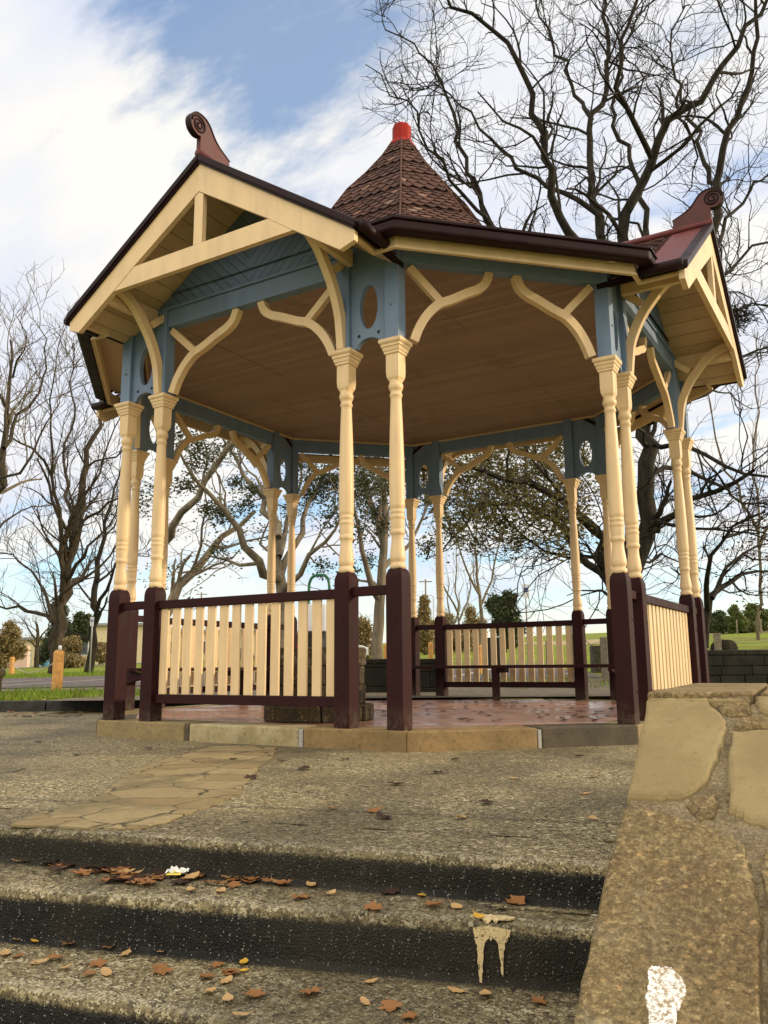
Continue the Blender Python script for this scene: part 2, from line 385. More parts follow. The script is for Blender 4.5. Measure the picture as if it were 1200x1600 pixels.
def mat_agg(name, cols, big, wear_tone=False):
    """exposed aggregate concrete"""
    k = NT(name); v = k.world()
    c1 = k.mix(k.ramp(k.noise(v, 40, 2), .45, .55), k.vor(v, 140, 'F1', 'Color'), k.vor(v, 62, 'F1', 'Color')); s1 = k.n('ShaderNodeSeparateColor'); k.l(c1, s1.inputs[0])
    d1 = k.vor(v, 150)
    cr = k.n('ShaderNodeValToRGB'); k.l(s1.outputs[0], cr.inputs[0]); e = cr.color_ramp.elements
    e[0].position = 0.0; e[0].color = cols[0] + (1,); e[1].position = 1.0; e[1].color = cols[3] + (1,)
    x = e.new(0.4); x.color = cols[1] + (1,); x = e.new(0.8); x.color = cols[2] + (1,)
    n = k.noise(v, 1.3, 6, 0.6); f = k.noise(v, 19, 5, 0.7); m5 = k.noise(v, 95, 4, 0.75)
    col = k.mix(k.ramp(n, 0.38, 0.66, 0, 0.3), cr.outputs[0], k.mix(k.ramp(f, 0.35, 0.65), big[0], big[1]))
    col = k.mix(k.ramp(m5, 0.56, 0.68, 0, 0.7), col, tuple(q * 0.25 for q in cols[0]))
    if wear_tone:
        at_ = k.n('ShaderNodeAttribute'); at_.attribute_name = 'wear_tone'
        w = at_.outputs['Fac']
        # near-black riser (-1) and scuffed pale nosing (+1)
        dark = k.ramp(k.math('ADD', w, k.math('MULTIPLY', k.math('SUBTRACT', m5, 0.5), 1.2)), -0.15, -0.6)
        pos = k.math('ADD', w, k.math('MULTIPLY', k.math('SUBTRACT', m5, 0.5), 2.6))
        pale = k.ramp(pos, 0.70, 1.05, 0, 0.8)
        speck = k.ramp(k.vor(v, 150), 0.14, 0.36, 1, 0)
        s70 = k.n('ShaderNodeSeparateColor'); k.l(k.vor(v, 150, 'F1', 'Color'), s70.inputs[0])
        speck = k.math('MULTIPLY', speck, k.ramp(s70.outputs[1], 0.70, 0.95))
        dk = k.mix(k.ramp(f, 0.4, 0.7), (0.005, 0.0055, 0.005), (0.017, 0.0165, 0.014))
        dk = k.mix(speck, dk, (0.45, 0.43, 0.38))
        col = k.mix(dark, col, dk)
        col = k.mix(pale, col, k.mix(k.ramp(m5, 0.4, 0.7), (0.24, 0.20, 0.13), (0.52, 0.46, 0.33)))
    else:
        # saw-cut joints of the slab
        pass
    gr = k.vor(v, 105); sg_ = k.n('ShaderNodeSeparateColor'); k.l(k.vor(v, 105, 'F1', 'Color'), sg_.inputs[0])
    thr = k.math('SUBTRACT', 0.86, k.math('MULTIPLY', w, 0.5)) if wear_tone else 0.86
    grain = k.math('MULTIPLY', k.ramp(k.math('SUBTRACT', sg_.outputs[2], thr), 0.0, 0.06), k.ramp(gr, 0.38, 0.22))
    grain = k.math('MULTIPLY', grain, k.math('SUBTRACT', 1.0, dark)) if wear_tone else grain
    col = k.mix(grain, col, k.mix(sg_.outputs[1], (0.40, 0.34, 0.21), (0.72, 0.66, 0.50)))
    dg_ = k.math('MULTIPLY', k.ramp(sg_.outputs[0], 0.26, 0.20), k.ramp(gr, 0.42, 0.25))
    col = k.mix(k.math('MULTIPLY', dg_, 0.85), col, (0.022, 0.018, 0.012))
    wet = k.ramp(k.noise(k.map(v, loc=(2.2, 5.1, 0)), 0.75, 5, 0.6), 0.44, 0.62, 0, 0.62)
    col = k.mix(wet, col, k.mix(0.8, col, (0.035, 0.029, 0.018)))
    hb = k.math('ADD', k.math('MULTIPLY', d1, -0.8), k.math('MULTIPLY', m5, 0.8))
    nb = k.bump(hb, 0.8, 0.006, k.bump(f, 0.3, 0.012))
    return k.done(col, k.ramp(n, 0.3, 0.7, 0.85, 0.62), nb, 0.3)
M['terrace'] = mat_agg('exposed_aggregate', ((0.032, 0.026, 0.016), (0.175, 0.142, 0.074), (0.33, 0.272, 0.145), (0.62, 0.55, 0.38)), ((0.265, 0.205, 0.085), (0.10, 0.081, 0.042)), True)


def mat_stone(name, a, b, c, lichen=True, sc=1.0, spots=(0.50, 0.33, 0.14)):
    k = NT(name); v = k.world()
    n = k.noise(v, 5 * sc, 7, 0.6); f = k.noise(v, 38 * sc, 6, 0.7)
    col = k.mix(k.ramp(n, 0.35, 0.65), a, b)
    col = k.mix(k.ramp(f, 0.5, 0.75, 0, 0.75), col, c)
    if lichen:
        s = k.math('ADD', k.vor(k.mix(0.5, v, v), 34 * sc), k.math('MULTIPLY', k.math('SUBTRACT', k.noise(v, 70 * sc, 3), 0.5), 0.5))
        sp = k.math('MULTIPLY', k.ramp(k.math('ADD', s, k.math('MULTIPLY', k.noise(v, 25 * sc, 2), 0.35)), 0.42, 0.33), k.ramp(k.noise(v, 8 * sc, 3), 0.46, 0.58))
        mot = k.ramp(k.noise(v, 62 * sc, 5, 0.8), 0.42, 0.62)
        col = k.mix(k.math('MULTIPLY', mot, 0.55), col, tuple(q * 0.42 for q in a))
        mo2 = k.ramp(k.noise(k.map(v, loc=(3.1, 7.7, 1.3)), 48 * sc, 5, 0.75), 0.54, 0.66)
        col = k.mix(k.math('MULTIPLY', mo2, 0.7), col, tuple(min(1, q * 1.75) for q in b))
        col = k.mix(k.math('MULTIPLY', sp, 0.85), col, spots)
        s = k.math('MULTIPLY', k.ramp(k.noise(v, 95 * sc, 5, 0.7), 0.60, 0.68), k.ramp(k.noise(v, 6 * sc, 2), 0.45, 0.6))
        col = k.mix(k.math('MULTIPLY', s, 0.7), col, (0.42, 0.38, 0.30))
        col = k.mix(k.ramp(k.noise(k.map(v, loc=(4.4, 2.2, 8.1)), 3.4 * sc, 5, .65), .50, .68, 0, .38), col, (0.115, 0.085, 0.045))
        col = k.mix(k.ramp(k.noise(k.map(v, loc=(1.4, 6.2, 3.1)), 6.0 * sc, 5, .65), .54, .68, 0, .5), col, (0.33, 0.29, 0.20))
        dk = k.math('MULTIPLY', k.ramp(k.noise(v, 55 * sc, 6, 0.75), 0.55, 0.66), k.ramp(k.noise(v, 4.3 * sc, 3), 0.42, 0.6))
        col = k.mix(k.math('MULTIPLY', dk, 0.8), col, (0.055, 0.04, 0.022))
    pit = k.ramp(k.noise(k.map(v, loc=(9, 1, 4)), 75 * sc, 6, 0.8), 0.40, 0.52)
    nb = k.bump(f, 0.7 if lichen else 0.4, 0.018, k.bump(pit, 0.8 if lichen else 0.22, 0.010, k.bump(k.noise(v, 170 * sc, 5, 0.75), 0.7, 0.006)))
    return k.done(col, 0.85, nb, 0.3)
M['sand_a'] = mat_stone('sandstone_smooth', (0.26, 0.195, 0.090), (0.32, 0.245, 0.118), (0.21, 0.155, 0.07), False)
M['sand_b'] = mat_stone('sandstone_lichen', (0.27, 0.185, 0.08), (0.37, 0.28, 0.135), (0.13, 0.088, 0.04))
M['mortar'] = mat_stone('rough_mortar', (0.46, 0.36, 0.21), (0.33, 0.25, 0.135), (0.10, 0.075, 0.04), True, 1.6)
M['kerb'] = [mat_stone('kerb_stone_brown', (0.28, 0.19, 0.085), (0.20, 0.135, 0.06), (0.07, 0.05, 0.025), False, 0.9),
             mat_stone('kerb_stone_pale', (0.44, 0.37, 0.22), (0.30, 0.24, 0.125), (0.12, 0.095, 0.05), False, 0.9),
             mat_stone('kerb_stone_olive', (0.23, 0.175, 0.085), (0.29, 0.22, 0.11), (0.08, 0.06, 0.03), False, 0.9),
             mat_stone('kerb_stone_dark', (0.10, 0.08, 0.05), (0.07, 0.06, 0.042), (0.04, 0.034, 0.022), False, 0.9),
             mat_stone('kerb_mortar', (0.42, 0.40, 0.36), (0.33, 0.31, 0.27), (0.2, 0.18, 0.15), False, 2)]
M['bluestone'] = mat_stone('mossy_bluestone', (0.016, 0.016, 0.012), (0.032, 0.029, 0.019), (0.010, 0.011, 0.008), False)
M['pedestal'] = mat_stone('weathered_pedestal_stone', (0.12, 0.085, 0.045), (0.055, 0.045, 0.03), (0.03, 0.026, 0.02), True)
M['drystone'] = mat_stone('field_stone', (0.14, 0.12, 0.075), (0.07, 0.065, 0.045), (0.04, 0.045, 0.02), True, 0.5)


def simple(name, c, rough=0.6, var=0.25, sc=8, bump=0.2, spec=0.4, metal=0.0):
    k = NT(name); v = k.world(); n = k.noise(v, sc, 6, 0.6)
    col = k.mix(k.ramp(n, 0.3, 0.7), tuple(x * (1 - var) for x in c), tuple(min(1, x * (1 + var)) for x in c))
    k.b.inputs['Metallic'].default_value = metal
    return k.done(col, rough, k.bump(k.noise(v, sc * 8, 4), bump, 0.005), spec)


def mat_grass():
    k = NT('grass_ground'); v = k.world(); n = k.noise(v, 0.35, 6, 0.6); f = k.noise(v, 6, 6, 0.7)
    col = k.mix(k.ramp(f, 0.3, 0.7), (0.12, 0.185, 0.014), (0.25, 0.30, 0.026))
    col = k.mix(k.ramp(n, 0.42, 0.62, 0, 0.75), col, (0.15, 0.115, 0.05))
    return k.done(col, 0.9, k.bump(f, 0.9, 0.08), 0.1)
M['grass'] = mat_grass()
M['blade'] = simple('grass_blades', (0.15, 0.215, 0.022), 0.7, 0.45, 3, 0, 0.2)
M['asphalt'] = simple('asphalt', (0.105, 0.085, 0.075), 0.85, 0.2, 5, 0.5)
M['gravel'] = simple('gravel', (0.15, 0.125, 0.085), 0.9, 0.3, 9, 0.8)
M['road'] = simple('pale_road', (0.30, 0.27, 0.23), 0.85, 0.1, 2, 0.2)
M['field'] = simple('dry_field', (0.30, 0.24, 0.11), 0.9, 0.25, 1, 0.4)
M['line'] = simple('line_paint', (0.55, 0.53, 0.50), 0.7, 0.25, 9, 0.2)
M['sandpath'] = None
M['darkkerb'] = simple('dark_kerb_stone', (0.035, 0.035, 0.032), 0.8, 0.3, 9, 0.5)
M['white'] = simple('white_panel', (0.75, 0.77, 0.80), 0.4, 0.05, 4, 0.05)
M['signblue'] = simple('sign_blue', (0.02, 0.09, 0.42), 0.4, 0.1, 4, 0)
M['steel'] = simple('galvanised_steel', (0.42, 0.43, 0.42), 0.45, 0.1, 12, 0.05, 0.5, 0.4)
M['greenpipe'] = paint('green_pipe_paint', (0.015, 0.12, 0.055), 0.35, 0.15)
M['black'] = simple('black_metal', (0.012, 0.012, 0.013), 0.4, 0.2, 12, 0.05)
M['bollard'] = simple('treated_pine', (0.52, 0.27, 0.075), 0.7, 0.22, 14, 0.4)
M['greypost'] = simple('weathered_post', (0.20, 0.17, 0.12), 0.8, 0.25, 14, 0.4)
M['rope'] = simple('pale_rope', (0.38, 0.36, 0.33), 0.8, 0.15, 20, 0.2)
M['render'] = simple('cream_render', (0.62, 0.52, 0.32), 0.8, 0.06, 1, 0.1)
M['pinkwall'] = simple('pale_pink_render', (0.62, 0.45, 0.33), 0.8, 0.06, 1, 0.1)
M['roofgrey'] = simple('grey_roofing', (0.25, 0.24, 0.23), 0.6, 0.1, 2, 0.1)
M['glass'] = simple('dark_glass', (0.02, 0.03, 0.04), 0.08, 0.1, 4, 0, 0.6)
M['bluebox'] = simple('blue_cladding', (0.12, 0.36, 0.55), 0.5, 0.1, 4, 0)
M['silver'] = simple('silver_car_paint', (0.55, 0.56, 0.58), 0.25, 0.05, 3, 0, 0.6, 0.5)
M['tyre'] = simple('tyre_rubber', (0.015, 0.015, 0.015), 0.8, 0.1, 10, 0.1)
M['redlight'] = simple('red_lens', (0.45, 0.01, 0.012), 0.2, 0.1, 10, 0)
M['paper'] = simple('litter_paper', (0.78, 0.78, 0.74), 0.5, 0.05, 30, 0.1)
M['yellowlit'] = simple('litter_yellow', (0.75, 0.62, 0.10), 0.5, 0.1, 30, 0.1)
k_ = NT('cream_paint_splash'); v_ = k_.world()
M['splash'] = k_.done(k_.mix(k_.ramp(k_.noise(v_, 110, 5, .75), .52, .64), (0.60, 0.47, 0.25), (0.05, 0.042, 0.028)), .7, k_.bump(k_.noise(v_, 150, 5, .8), .5, .004))
k_ = NT('white_paint_splash'); v_ = k_.world()
M['whitesplash'] = k_.done(k_.mix(k_.ramp(k_.noise(v_, 120, 5, .75), .44, .60), (0.84, 0.83, 0.79), (0.30, 0.22, 0.11)), .6, k_.bump(k_.noise(v_, 150, 5, .8), .6, .004))


def mat_bark(name, a, b, sc=10):
    k = NT(name); v = k.world(); n = k.noise(k.map(v, (1, 1, 0.25)), sc, 6, 0.7); g = k.noise(v, 1.1, 4)
    col = k.mix(k.ramp(n, 0.32, 0.68), a, b)
    col = k.mix(k.ramp(g, 0.5, 0.75, 0, 0.4), col, tuple(x * 1.2 for x in b))
    return k.done(col, 0.9, k.bump(n, 0.9, 0.03), 0.2)
M['oakbark'] = mat_bark('dark_oak_bark', (0.009, 0.0075, 0.0055), (0.036, 0.030, 0.020))
M['bark'] = mat_bark('brown_bark', (0.020, 0.016, 0.010), (0.068, 0.054, 0.034))
M['gumbark'] = mat_bark('pale_gum_bark', (0.10, 0.085, 0.060), (0.24, 0.20, 0.14), 5)
M['palebark'] = mat_bark('pale_twig_bark', (0.10, 0.085, 0.055), (0.17, 0.14, 0.09), 5)


def mat_leaf(name, a, b, trans=0.35):
    k = NT(name); g = k.n('ShaderNodeNewGeometry')
    col = k.mix(g.outputs['Random Per Island'], a, b)
    d = k.n('ShaderNodeBsdfTranslucent'); k.l(col, d.inputs[0])
    mx = k.n('ShaderNodeMixShader'); mx.inputs[0].default_value = trans
    k.done(col, 0.55, None, 0.35); k.l(k.b.outputs[0], mx.inputs[1]); k.l(d.outputs[0], mx.inputs[2]); k.l(mx.outputs[0], k.out.inputs[0])
    return k.m
M['gumleaf'] = mat_leaf('gum_leaves', (0.025, 0.035, 0.014), (0.085, 0.095, 0.035))
M['oakleaf'] = mat_leaf('olive_oak_leaves', (0.06, 0.052, 0.014), (0.17, 0.145, 0.04))
M['copper'] = mat_leaf('copper_leaves', (0.030, 0.014, 0.010), (0.085, 0.032, 0.022))
M['pine'] = mat_leaf('dark_evergreen_leaves', (0.018, 0.032, 0.012), (0.075, 0.095, 0.030), 0.2)
M['shrub'] = mat_leaf('green_shrub_leaves', (0.045, 0.07, 0.018), (0.16, 0.19, 0.045), 0.25)
M['drybush'] = mat_leaf('dry_bush_leaves', (0.17, 0.125, 0.05), (0.32, 0.245, 0.11), 0.3)
M['deadleaf'] = mat_leaf('dead_leaf_brown', (0.20, 0.085, 0.028), (0.36, 0.17, 0.06), 0.15)
M['paleleaf'] = mat_leaf('dead_leaf_tan', (0.42, 0.25, 0.10), (0.58, 0.38, 0.17), 0.15)
M['goldleaf'] = mat_leaf('fallen_leaf_gold', (0.62, 0.36, 0.04), (0.70, 0.42, 0.06), 0.15)
M['darkleaf'] = mat_leaf('wet_dark_leaf', (0.025, 0.014, 0.010), (0.06, 0.03, 0.02), 0.05)


def mat_sandpath():
    k = NT('sandstone_crazy_paving'); v = k.world()
    vv = k.n('ShaderNodeVectorMath', operation='ADD'); k.l(k.map(v, (1, 1, 0)), vv.inputs[0])
    nn = k.n('ShaderNodeTexNoise'); k.l(v, nn.inputs['Vector']); nn.inputs['Scale'].default_value = 4
    sc = k.n('ShaderNodeVectorMath', operation='SCALE'); k.l(nn.outputs[1], sc.inputs[0]); sc.inputs['Scale'].default_value = 0.15; k.l(sc.outputs[0], vv.inputs[1])
    e = k.vor(vv.outputs[0], 3.6, 'DISTANCE_TO_EDGE'); c = k.vor(vv.outputs[0], 3.6, 'F1', 'Color')
    s = k.n('ShaderNodeSeparateColor'); k.l(c, s.inputs[0])
    col = k.mix(s.outputs[0], (0.19, 0.14, 0.062), (0.28, 0.22, 0.11))
    f = k.noise(v, 24, 7, 0.7); col = k.mix(k.ramp(f, 0.45, 0.7, 0, 0.6), col, (0.14, 0.10, 0.05))
    g = k.ramp(e, 0.012, 0.035, 1, 0); col = k.mix(k.math('MULTIPLY', g, k.ramp(k.noise(v, 9, 4), 0.42, 0.55)), col, (0.055, 0.045, 0.02))
    st = k.ramp(k.noise(v, 2.2, 4), 0.5, 0.68, 0, 0.7); col = k.mix(st, col, (0.10, 0.08, 0.035))
    nb = k.bump(k.ramp(e, 0, 0.03), 0.7, 0.012, k.bump(f, 0.5, 0.01))
    return k.done(col, 0.75, nb, 0.35)
M['sandpath'] = mat_sandpath()

# ================================================================== GROUND
GZ = -0.14
K0, K1 = np.array([-6.2685, -0.5387]), np.array([-4.0143, 1.4857])
KD = (K1 - K0) / np.linalg.norm(K1 - K0); KN = np.array([-KD[1], KD[0]])   # KN points away from the bandstand


def sstep(a, b, x):
    t = np.clip((x - a) / (b - a), 0, 1); return t * t * (3 - 2 * t)


def terrain(x, y):
    d0, d1 = x - CAM[0], y - CAM[1]
    v = d0 * FH[0] + d1 * FH[1]; u = d0 * RH[0] + d1 * RH[1]
    px = 600 + F_PX * u / np.maximum(v, 2.0)
    s = np.clip(0.0105 + 0.00003 * px, 0.006, 0.05)
    h = s * np.maximum(v - 13, 0) + 0.42 * sstep(1000, 1085, px) * sstep(11.9, 12.9, v)
    return h


def ground_z(x, y): return float(terrain(np.array([x]), np.array([y]))[0])
def foot(px, v):
    """ground point seen in column px at depth v"""
    u = (px - 600) / F_PX * v; q = CAM + FH * v + RH * u
    return np.array([q[0], q[1], ground_z(q[0], q[1])])


def terrain_sheet(name, mat, poly_uv, lift, step=1.0):
    """sheet following the terrain over a (u,v) rectangle list"""
    mb = MB()
    for (u0, u1, v0, v1, su, sv) in poly_uv:
        nu, nv = max(1, int((u1 - u0) / su)), max(1, int((v1 - v0) / sv))
        U = np.linspace(u0, u1, nu + 1); V = np.linspace(v0, v1, nv + 1)
        vs = []
        for b in V:
            for a in U:
                q = CAM + FH * b + RH * a; vs.append((q[0], q[1], ground_z(q[0], q[1]) + lift))
        mb.add(vs, [(j * (nu + 1) + i, j * (nu + 1) + i + 1, (j + 1) * (nu + 1) + i + 1, (j + 1) * (nu + 1) + i) for j in range(nv) for i in range(nu)], 0, True)
    return tag(mb.build(name, mat), kind='structure')


# ground sheet: behind the kerb it follows the terrain, in front it drops below terrace and steps
def ground():
    V = np.concatenate([np.linspace(-12, 8, 11), np.linspace(8.5, 30, 87), np.linspace(32, 120, 45), np.array([140, 180, 240, 320, 450, 700, 1100])])
    Un = np.linspace(-1, 1, 121)
    vs = []
    for v in V:
        w = 26 + max(v, 0) * 1.3
        for a in Un:
            q = CAM + FH * v + RH * (a * w)
            sd_ = (q[:2] - K0) @ KN
            h = ground_z(q[0], q[1])
            if v > 13.2 or sd_ > 0.12: z = h
            else: z = -1.5
            vs.append((q[0], q[1], z))
    n = len(Un)
    fs = [(j * n + i, j * n + i + 1, (j + 1) * n + i + 1, (j + 1) * n + i) for j in range(len(V) - 1) for i in range(n - 1)]
    mb = MB(); mb.add(vs, fs, 0, True)
    return tag(mb.build('ground', M['grass']), kind='structure')


ground()
terrain_sheet('gravel_path', M['gravel'], [(-16, -4.6, 15.2, 16.9, .8, .5), (-4.6, 5.0, 11.4, 17.1, .4, .3)], 0.030)
terrain_sheet('car_park', M['asphalt'], [(-40, 4.6, 17.2, 26.5, 1, 1)], 0.034)
terrain_sheet('road', M['road'], [(-90, -2, 60, 66, 4, 2)], 0.03)
terrain_sheet('dry_field', M['field'], [(14, 160, 66, 110, 4, 4)], 0.03)
ml = MB()
for i in range(14):
    u0 = -16 + i * 2.5
    a, b = CAM + FH * 18.6 + RH * u0, CAM + FH * 23.2 + RH * (u0 + 1.6)
    r = (b - a)[:2]; r = np.array([-r[1], r[0]]) / np.linalg.norm(r) * 0.06
    vs = []
    for t in np.linspace(0, 1, 6):
        q = a + (b - a) * t
        for sg in (1, -1):
            x, y = q[0] + sg * r[0], q[1] + sg * r[1]; vs.append((x, y, ground_z(x, y) + 0.042))
    ml.add(vs, [(2 * j, 2 * j + 1, 2 * j + 3, 2 * j + 2) for j in range(5)])
tag(ml.build('parking_bay_markings', M['line']), kind='structure')

# --- terrace and steps
ED = [((1.579, -5.888), (3.727, -5.401), GZ), ((1.93, -6.125), (3.725, -5.605), -0.262), ((2.303, -6.367), (3.66, -6.085), -0.42), ((2.5, -6.75), (3.62, -6.5), -0.575), ((2.7, -7.1), (3.62, -6.9), -0.73)]
T0, T1 = -2.6, 1.22
wob = [nrg.normal(0, 1, 200) for _ in range(8)]


def edge_pt(i, t, off=0.0):
    a, b, z = ED[i]; a, b = np.array(a), np.array(b); d = b - a; q = a + d * t
    nn = np.array([d[1], -d[0]]) / np.linalg.norm(d)        # pointing down the steps
    return q + nn * off


def steps():
    mb = MB(); nT = 150; ts = np.linspace(T0, T1, nT); rows = []; wear_tone = []
    for i in range(5):
        z = ED[i][2]; zn = ED[i + 1][2] if i + 1 < 5 else z - 0.16
        depth = 0.30
        prof = []
        if i == 0: prof += [(-0.35, z, 0.0), (-0.22, z, 0.05)]
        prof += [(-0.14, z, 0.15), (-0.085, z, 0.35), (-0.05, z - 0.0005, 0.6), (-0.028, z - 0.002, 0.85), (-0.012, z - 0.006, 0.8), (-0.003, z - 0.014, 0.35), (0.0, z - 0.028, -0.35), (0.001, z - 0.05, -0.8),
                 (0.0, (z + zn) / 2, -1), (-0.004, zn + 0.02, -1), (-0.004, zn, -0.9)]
        if i < 4: prof += [(0.03, zn, -0.35), (0.08, zn, 0.0)]
        for (off, zz, w) in prof:
            row = []
            for j, t in enumerate(ts):
                e = 0.0022 * wob[i][j % 200] if abs(w) > 0.3 else 0
                q = edge_pt(i, t, off + e); row.append((q[0], q[1], zz + (0.003 * wob[i + 2][j] if w > -0.3 else 0)))
            rows.append(row); wear_tone.append(w)
    vs = [q for r in rows for q in r]
    fs = [(r * nT + j, (r + 1) * nT + j, (r + 1) * nT + j + 1, r * nT + j + 1) for r in range(len(rows) - 1) for j in range(nT - 1)]
    mb.add(vs, fs, 0, True)
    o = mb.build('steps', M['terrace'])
    a = o.data.attributes.new('wear_tone', 'FLOAT', 'POINT'); a.data.foreach_set('value', [w for w in wear_tone for _ in range(nT)])
    return tag(o, kind='structure')


steps()


def terrace():
    # flat slab from the step edge back to the far kerb
    mb = MB(); P = []
    ts = np.linspace(T0, T1 + 3.2, 60)
    front = [edge_pt(0, t, -0.345) for t in ts]
    back = []
    for i, t in enumerate(ts):
        f = i / 59; q = K0 + KD * (-3.2 + f * 15.5); back.append(q)
    n = 60; vs = []
    R = 40
    for r in range(R + 1):
        for i in range(n):
            q = front[i] * (1 - r / R) + back[i] * (r / R); vs.append((q[0], q[1], GZ))
    mb.add(vs, [(r * n + i, r * n + i + 1, (r + 1) * n + i + 1, (r + 1) * n + i) for r in range(R) for i in range(n - 1)], 0, True)
    return tag(mb.build('terrace', M['terrace']), kind='structure')


terrace()


def strip_on(name, pts, w, z, mat):
    mb = MB(); P = [np.array(p[:2]) for p in pts]; vs = []
    for i in range(len(P)):
        t = P[min(i + 1, len(P) - 1)] - P[max(i - 1, 0)]; t /= np.linalg.norm(t); nn = np.array([-t[1], t[0]])
        ww = w * (0.7 + 0.6 * rng.random())
        for sg in (1, -1): vs.append((*(P[i] + nn * sg * ww / 2), z))
    mb.add(vs, [(2 * j, 2 * j + 1, 2 * j + 3, 2 * j + 2) for j in range(len(P) - 1)])
    return tag(mb.build(name, mat), kind='structure')


jp = [on_z(x, y, GZ) for x, y in ((-120, 1243), (30, 1250), (150, 1254), (240, 1257), (330, 1260), (420, 1263), (520, 1268), (620, 1272), (720, 1277), (850, 1283), (985, 1289))]
strip_on('slab_joint', jp, 0.010, GZ + 0.005, M['darkkerb'])
strip_on('slab_crack', [on_z(x, y, GZ) for x, y in ((-60, 1214), (0, 1209), (22, 1206), (42, 1201))], 0.014, GZ + 0.004, M['darkkerb'])
# sandstone paving strip let into the terrace
ip = [on_z(x, y, GZ)[:2] for x, y in ((335, 1167), (385, 1166), (432, 1170), (424, 1184), (402, 1203), (375, 1240), (352, 1250), (330, 1262), (282, 1277), (215, 1297), (120, 1296), (14, 1291), (70, 1270), (150, 1250), (196, 1214), (250, 1190))]
ipw = []
for i in range(len(ip)):
    for k in range(5):
        q = ip[i] + (ip[(i + 1) % len(ip)] - ip[i]) * k / 5; ipw.append(q + nrg.normal(0, 0.010, 2))
sp_ = sheet('sandstone_paving', [[tuple(q) for q in ipw]], 0.008, M['sandpath'], Matrix.Translation((0, 0, GZ + 0.003)))
tag(sp_, kind='structure')

# dark kerb edging the far side of the terrace
mb = MB(); L0 = -9.0
for i in range(17):
    a = K0 + KD * (L0 + i * 1.2 + 0.006); b = K0 + KD * (L0 + (i + 1) * 1.2 - 0.006)
    mb.bar((*(a + KN * 0.08), -0.075), (*(b + KN * 0.08), -0.075 + rng.uniform(-.004, .004)), 0.16, 0.17)
tag(mb.build('far_kerb', M['darkkerb'], bevel=0.012), kind='structure')

# ================================================================== BANDSTAND
A, Y1, Y2 = 2.733, 1.011, 1.464            # post line, inner and outer post offsets
PZ, CZ, BZ0, BZ1, EZ = 1.15, 2.90, 3.55, 3.735, 3.49
bs = tag(empty('bandstand'), 'octagonal Victorian timber bandstand in cream, blue and burgundy with shingled roof and gables', 'bandstand')
D2 = math.sqrt(0.5)

# --- platform
pf = MB()
oc = 1.572, 2.829
octo = lambda a, b: [(a, -b), (b, -a), (b, a), (a, b), (-a, b), (-b, a), (-b, -a), (-a, -b)]
ki = 0.32
inner = octo(oc[0] - ki * math.tan(math.pi / 8), oc[1] - ki)
pf.prism(inner, lambda u, v, t: (u, v, t), -0.3, -0.003)
plat = pf.build('floor', M['floor'], bs)
outer = octo(*oc)


def kerb_run(p0, p1, q0, q1, cuts, mats):
    for i in range(len(cuts) - 1):
        a, b = cuts[i], cuts[i + 1]
        g = 0.004 if mats[i] != 4 else 0.0
        L = math.hypot(p1[0] - p0[0], p1[1] - p0[1])
        f0, f1 = a + (g / L if i else 0), b - (g / L if i < len(cuts) - 2 else 0)
        lp = lambda P, Q, t: (P[0] + (Q[0] - P[0]) * t, P[1] + (Q[1] - P[1]) * t)
        poly = [lp(p0, p1, f0), lp(p0, p1, f1), lp(q0, q1, f1), lp(q0, q1, f0)]
        m = MB(); dz = rng.uniform(-0.004, 0.004) - (0.012 if mats[i] == 4 else 0)
        m.prism(poly, lambda u, v, t: (u, v, t), -0.34, dz)
        m.build('kerb_stone' if mats[i] != 4 else 'kerb_mortar', M['kerb'][mats[i]], plat, bevel=0.012 if mats[i] != 4 else 0.004)


cutsets = [([0, .335, .352, .705, .718, 1], [2, 3, 1, 4, 0]), ([0, .55, .565, 1], [0, 4, 3])]
for i in range(8):
    p0, p1 = outer[i - 1], outer[i]
    c, m_ = (cutsets[0] if i % 2 == 0 else cutsets[1])
    kerb_run(p0, p1, inner[i - 1], inner[i], c, m_)

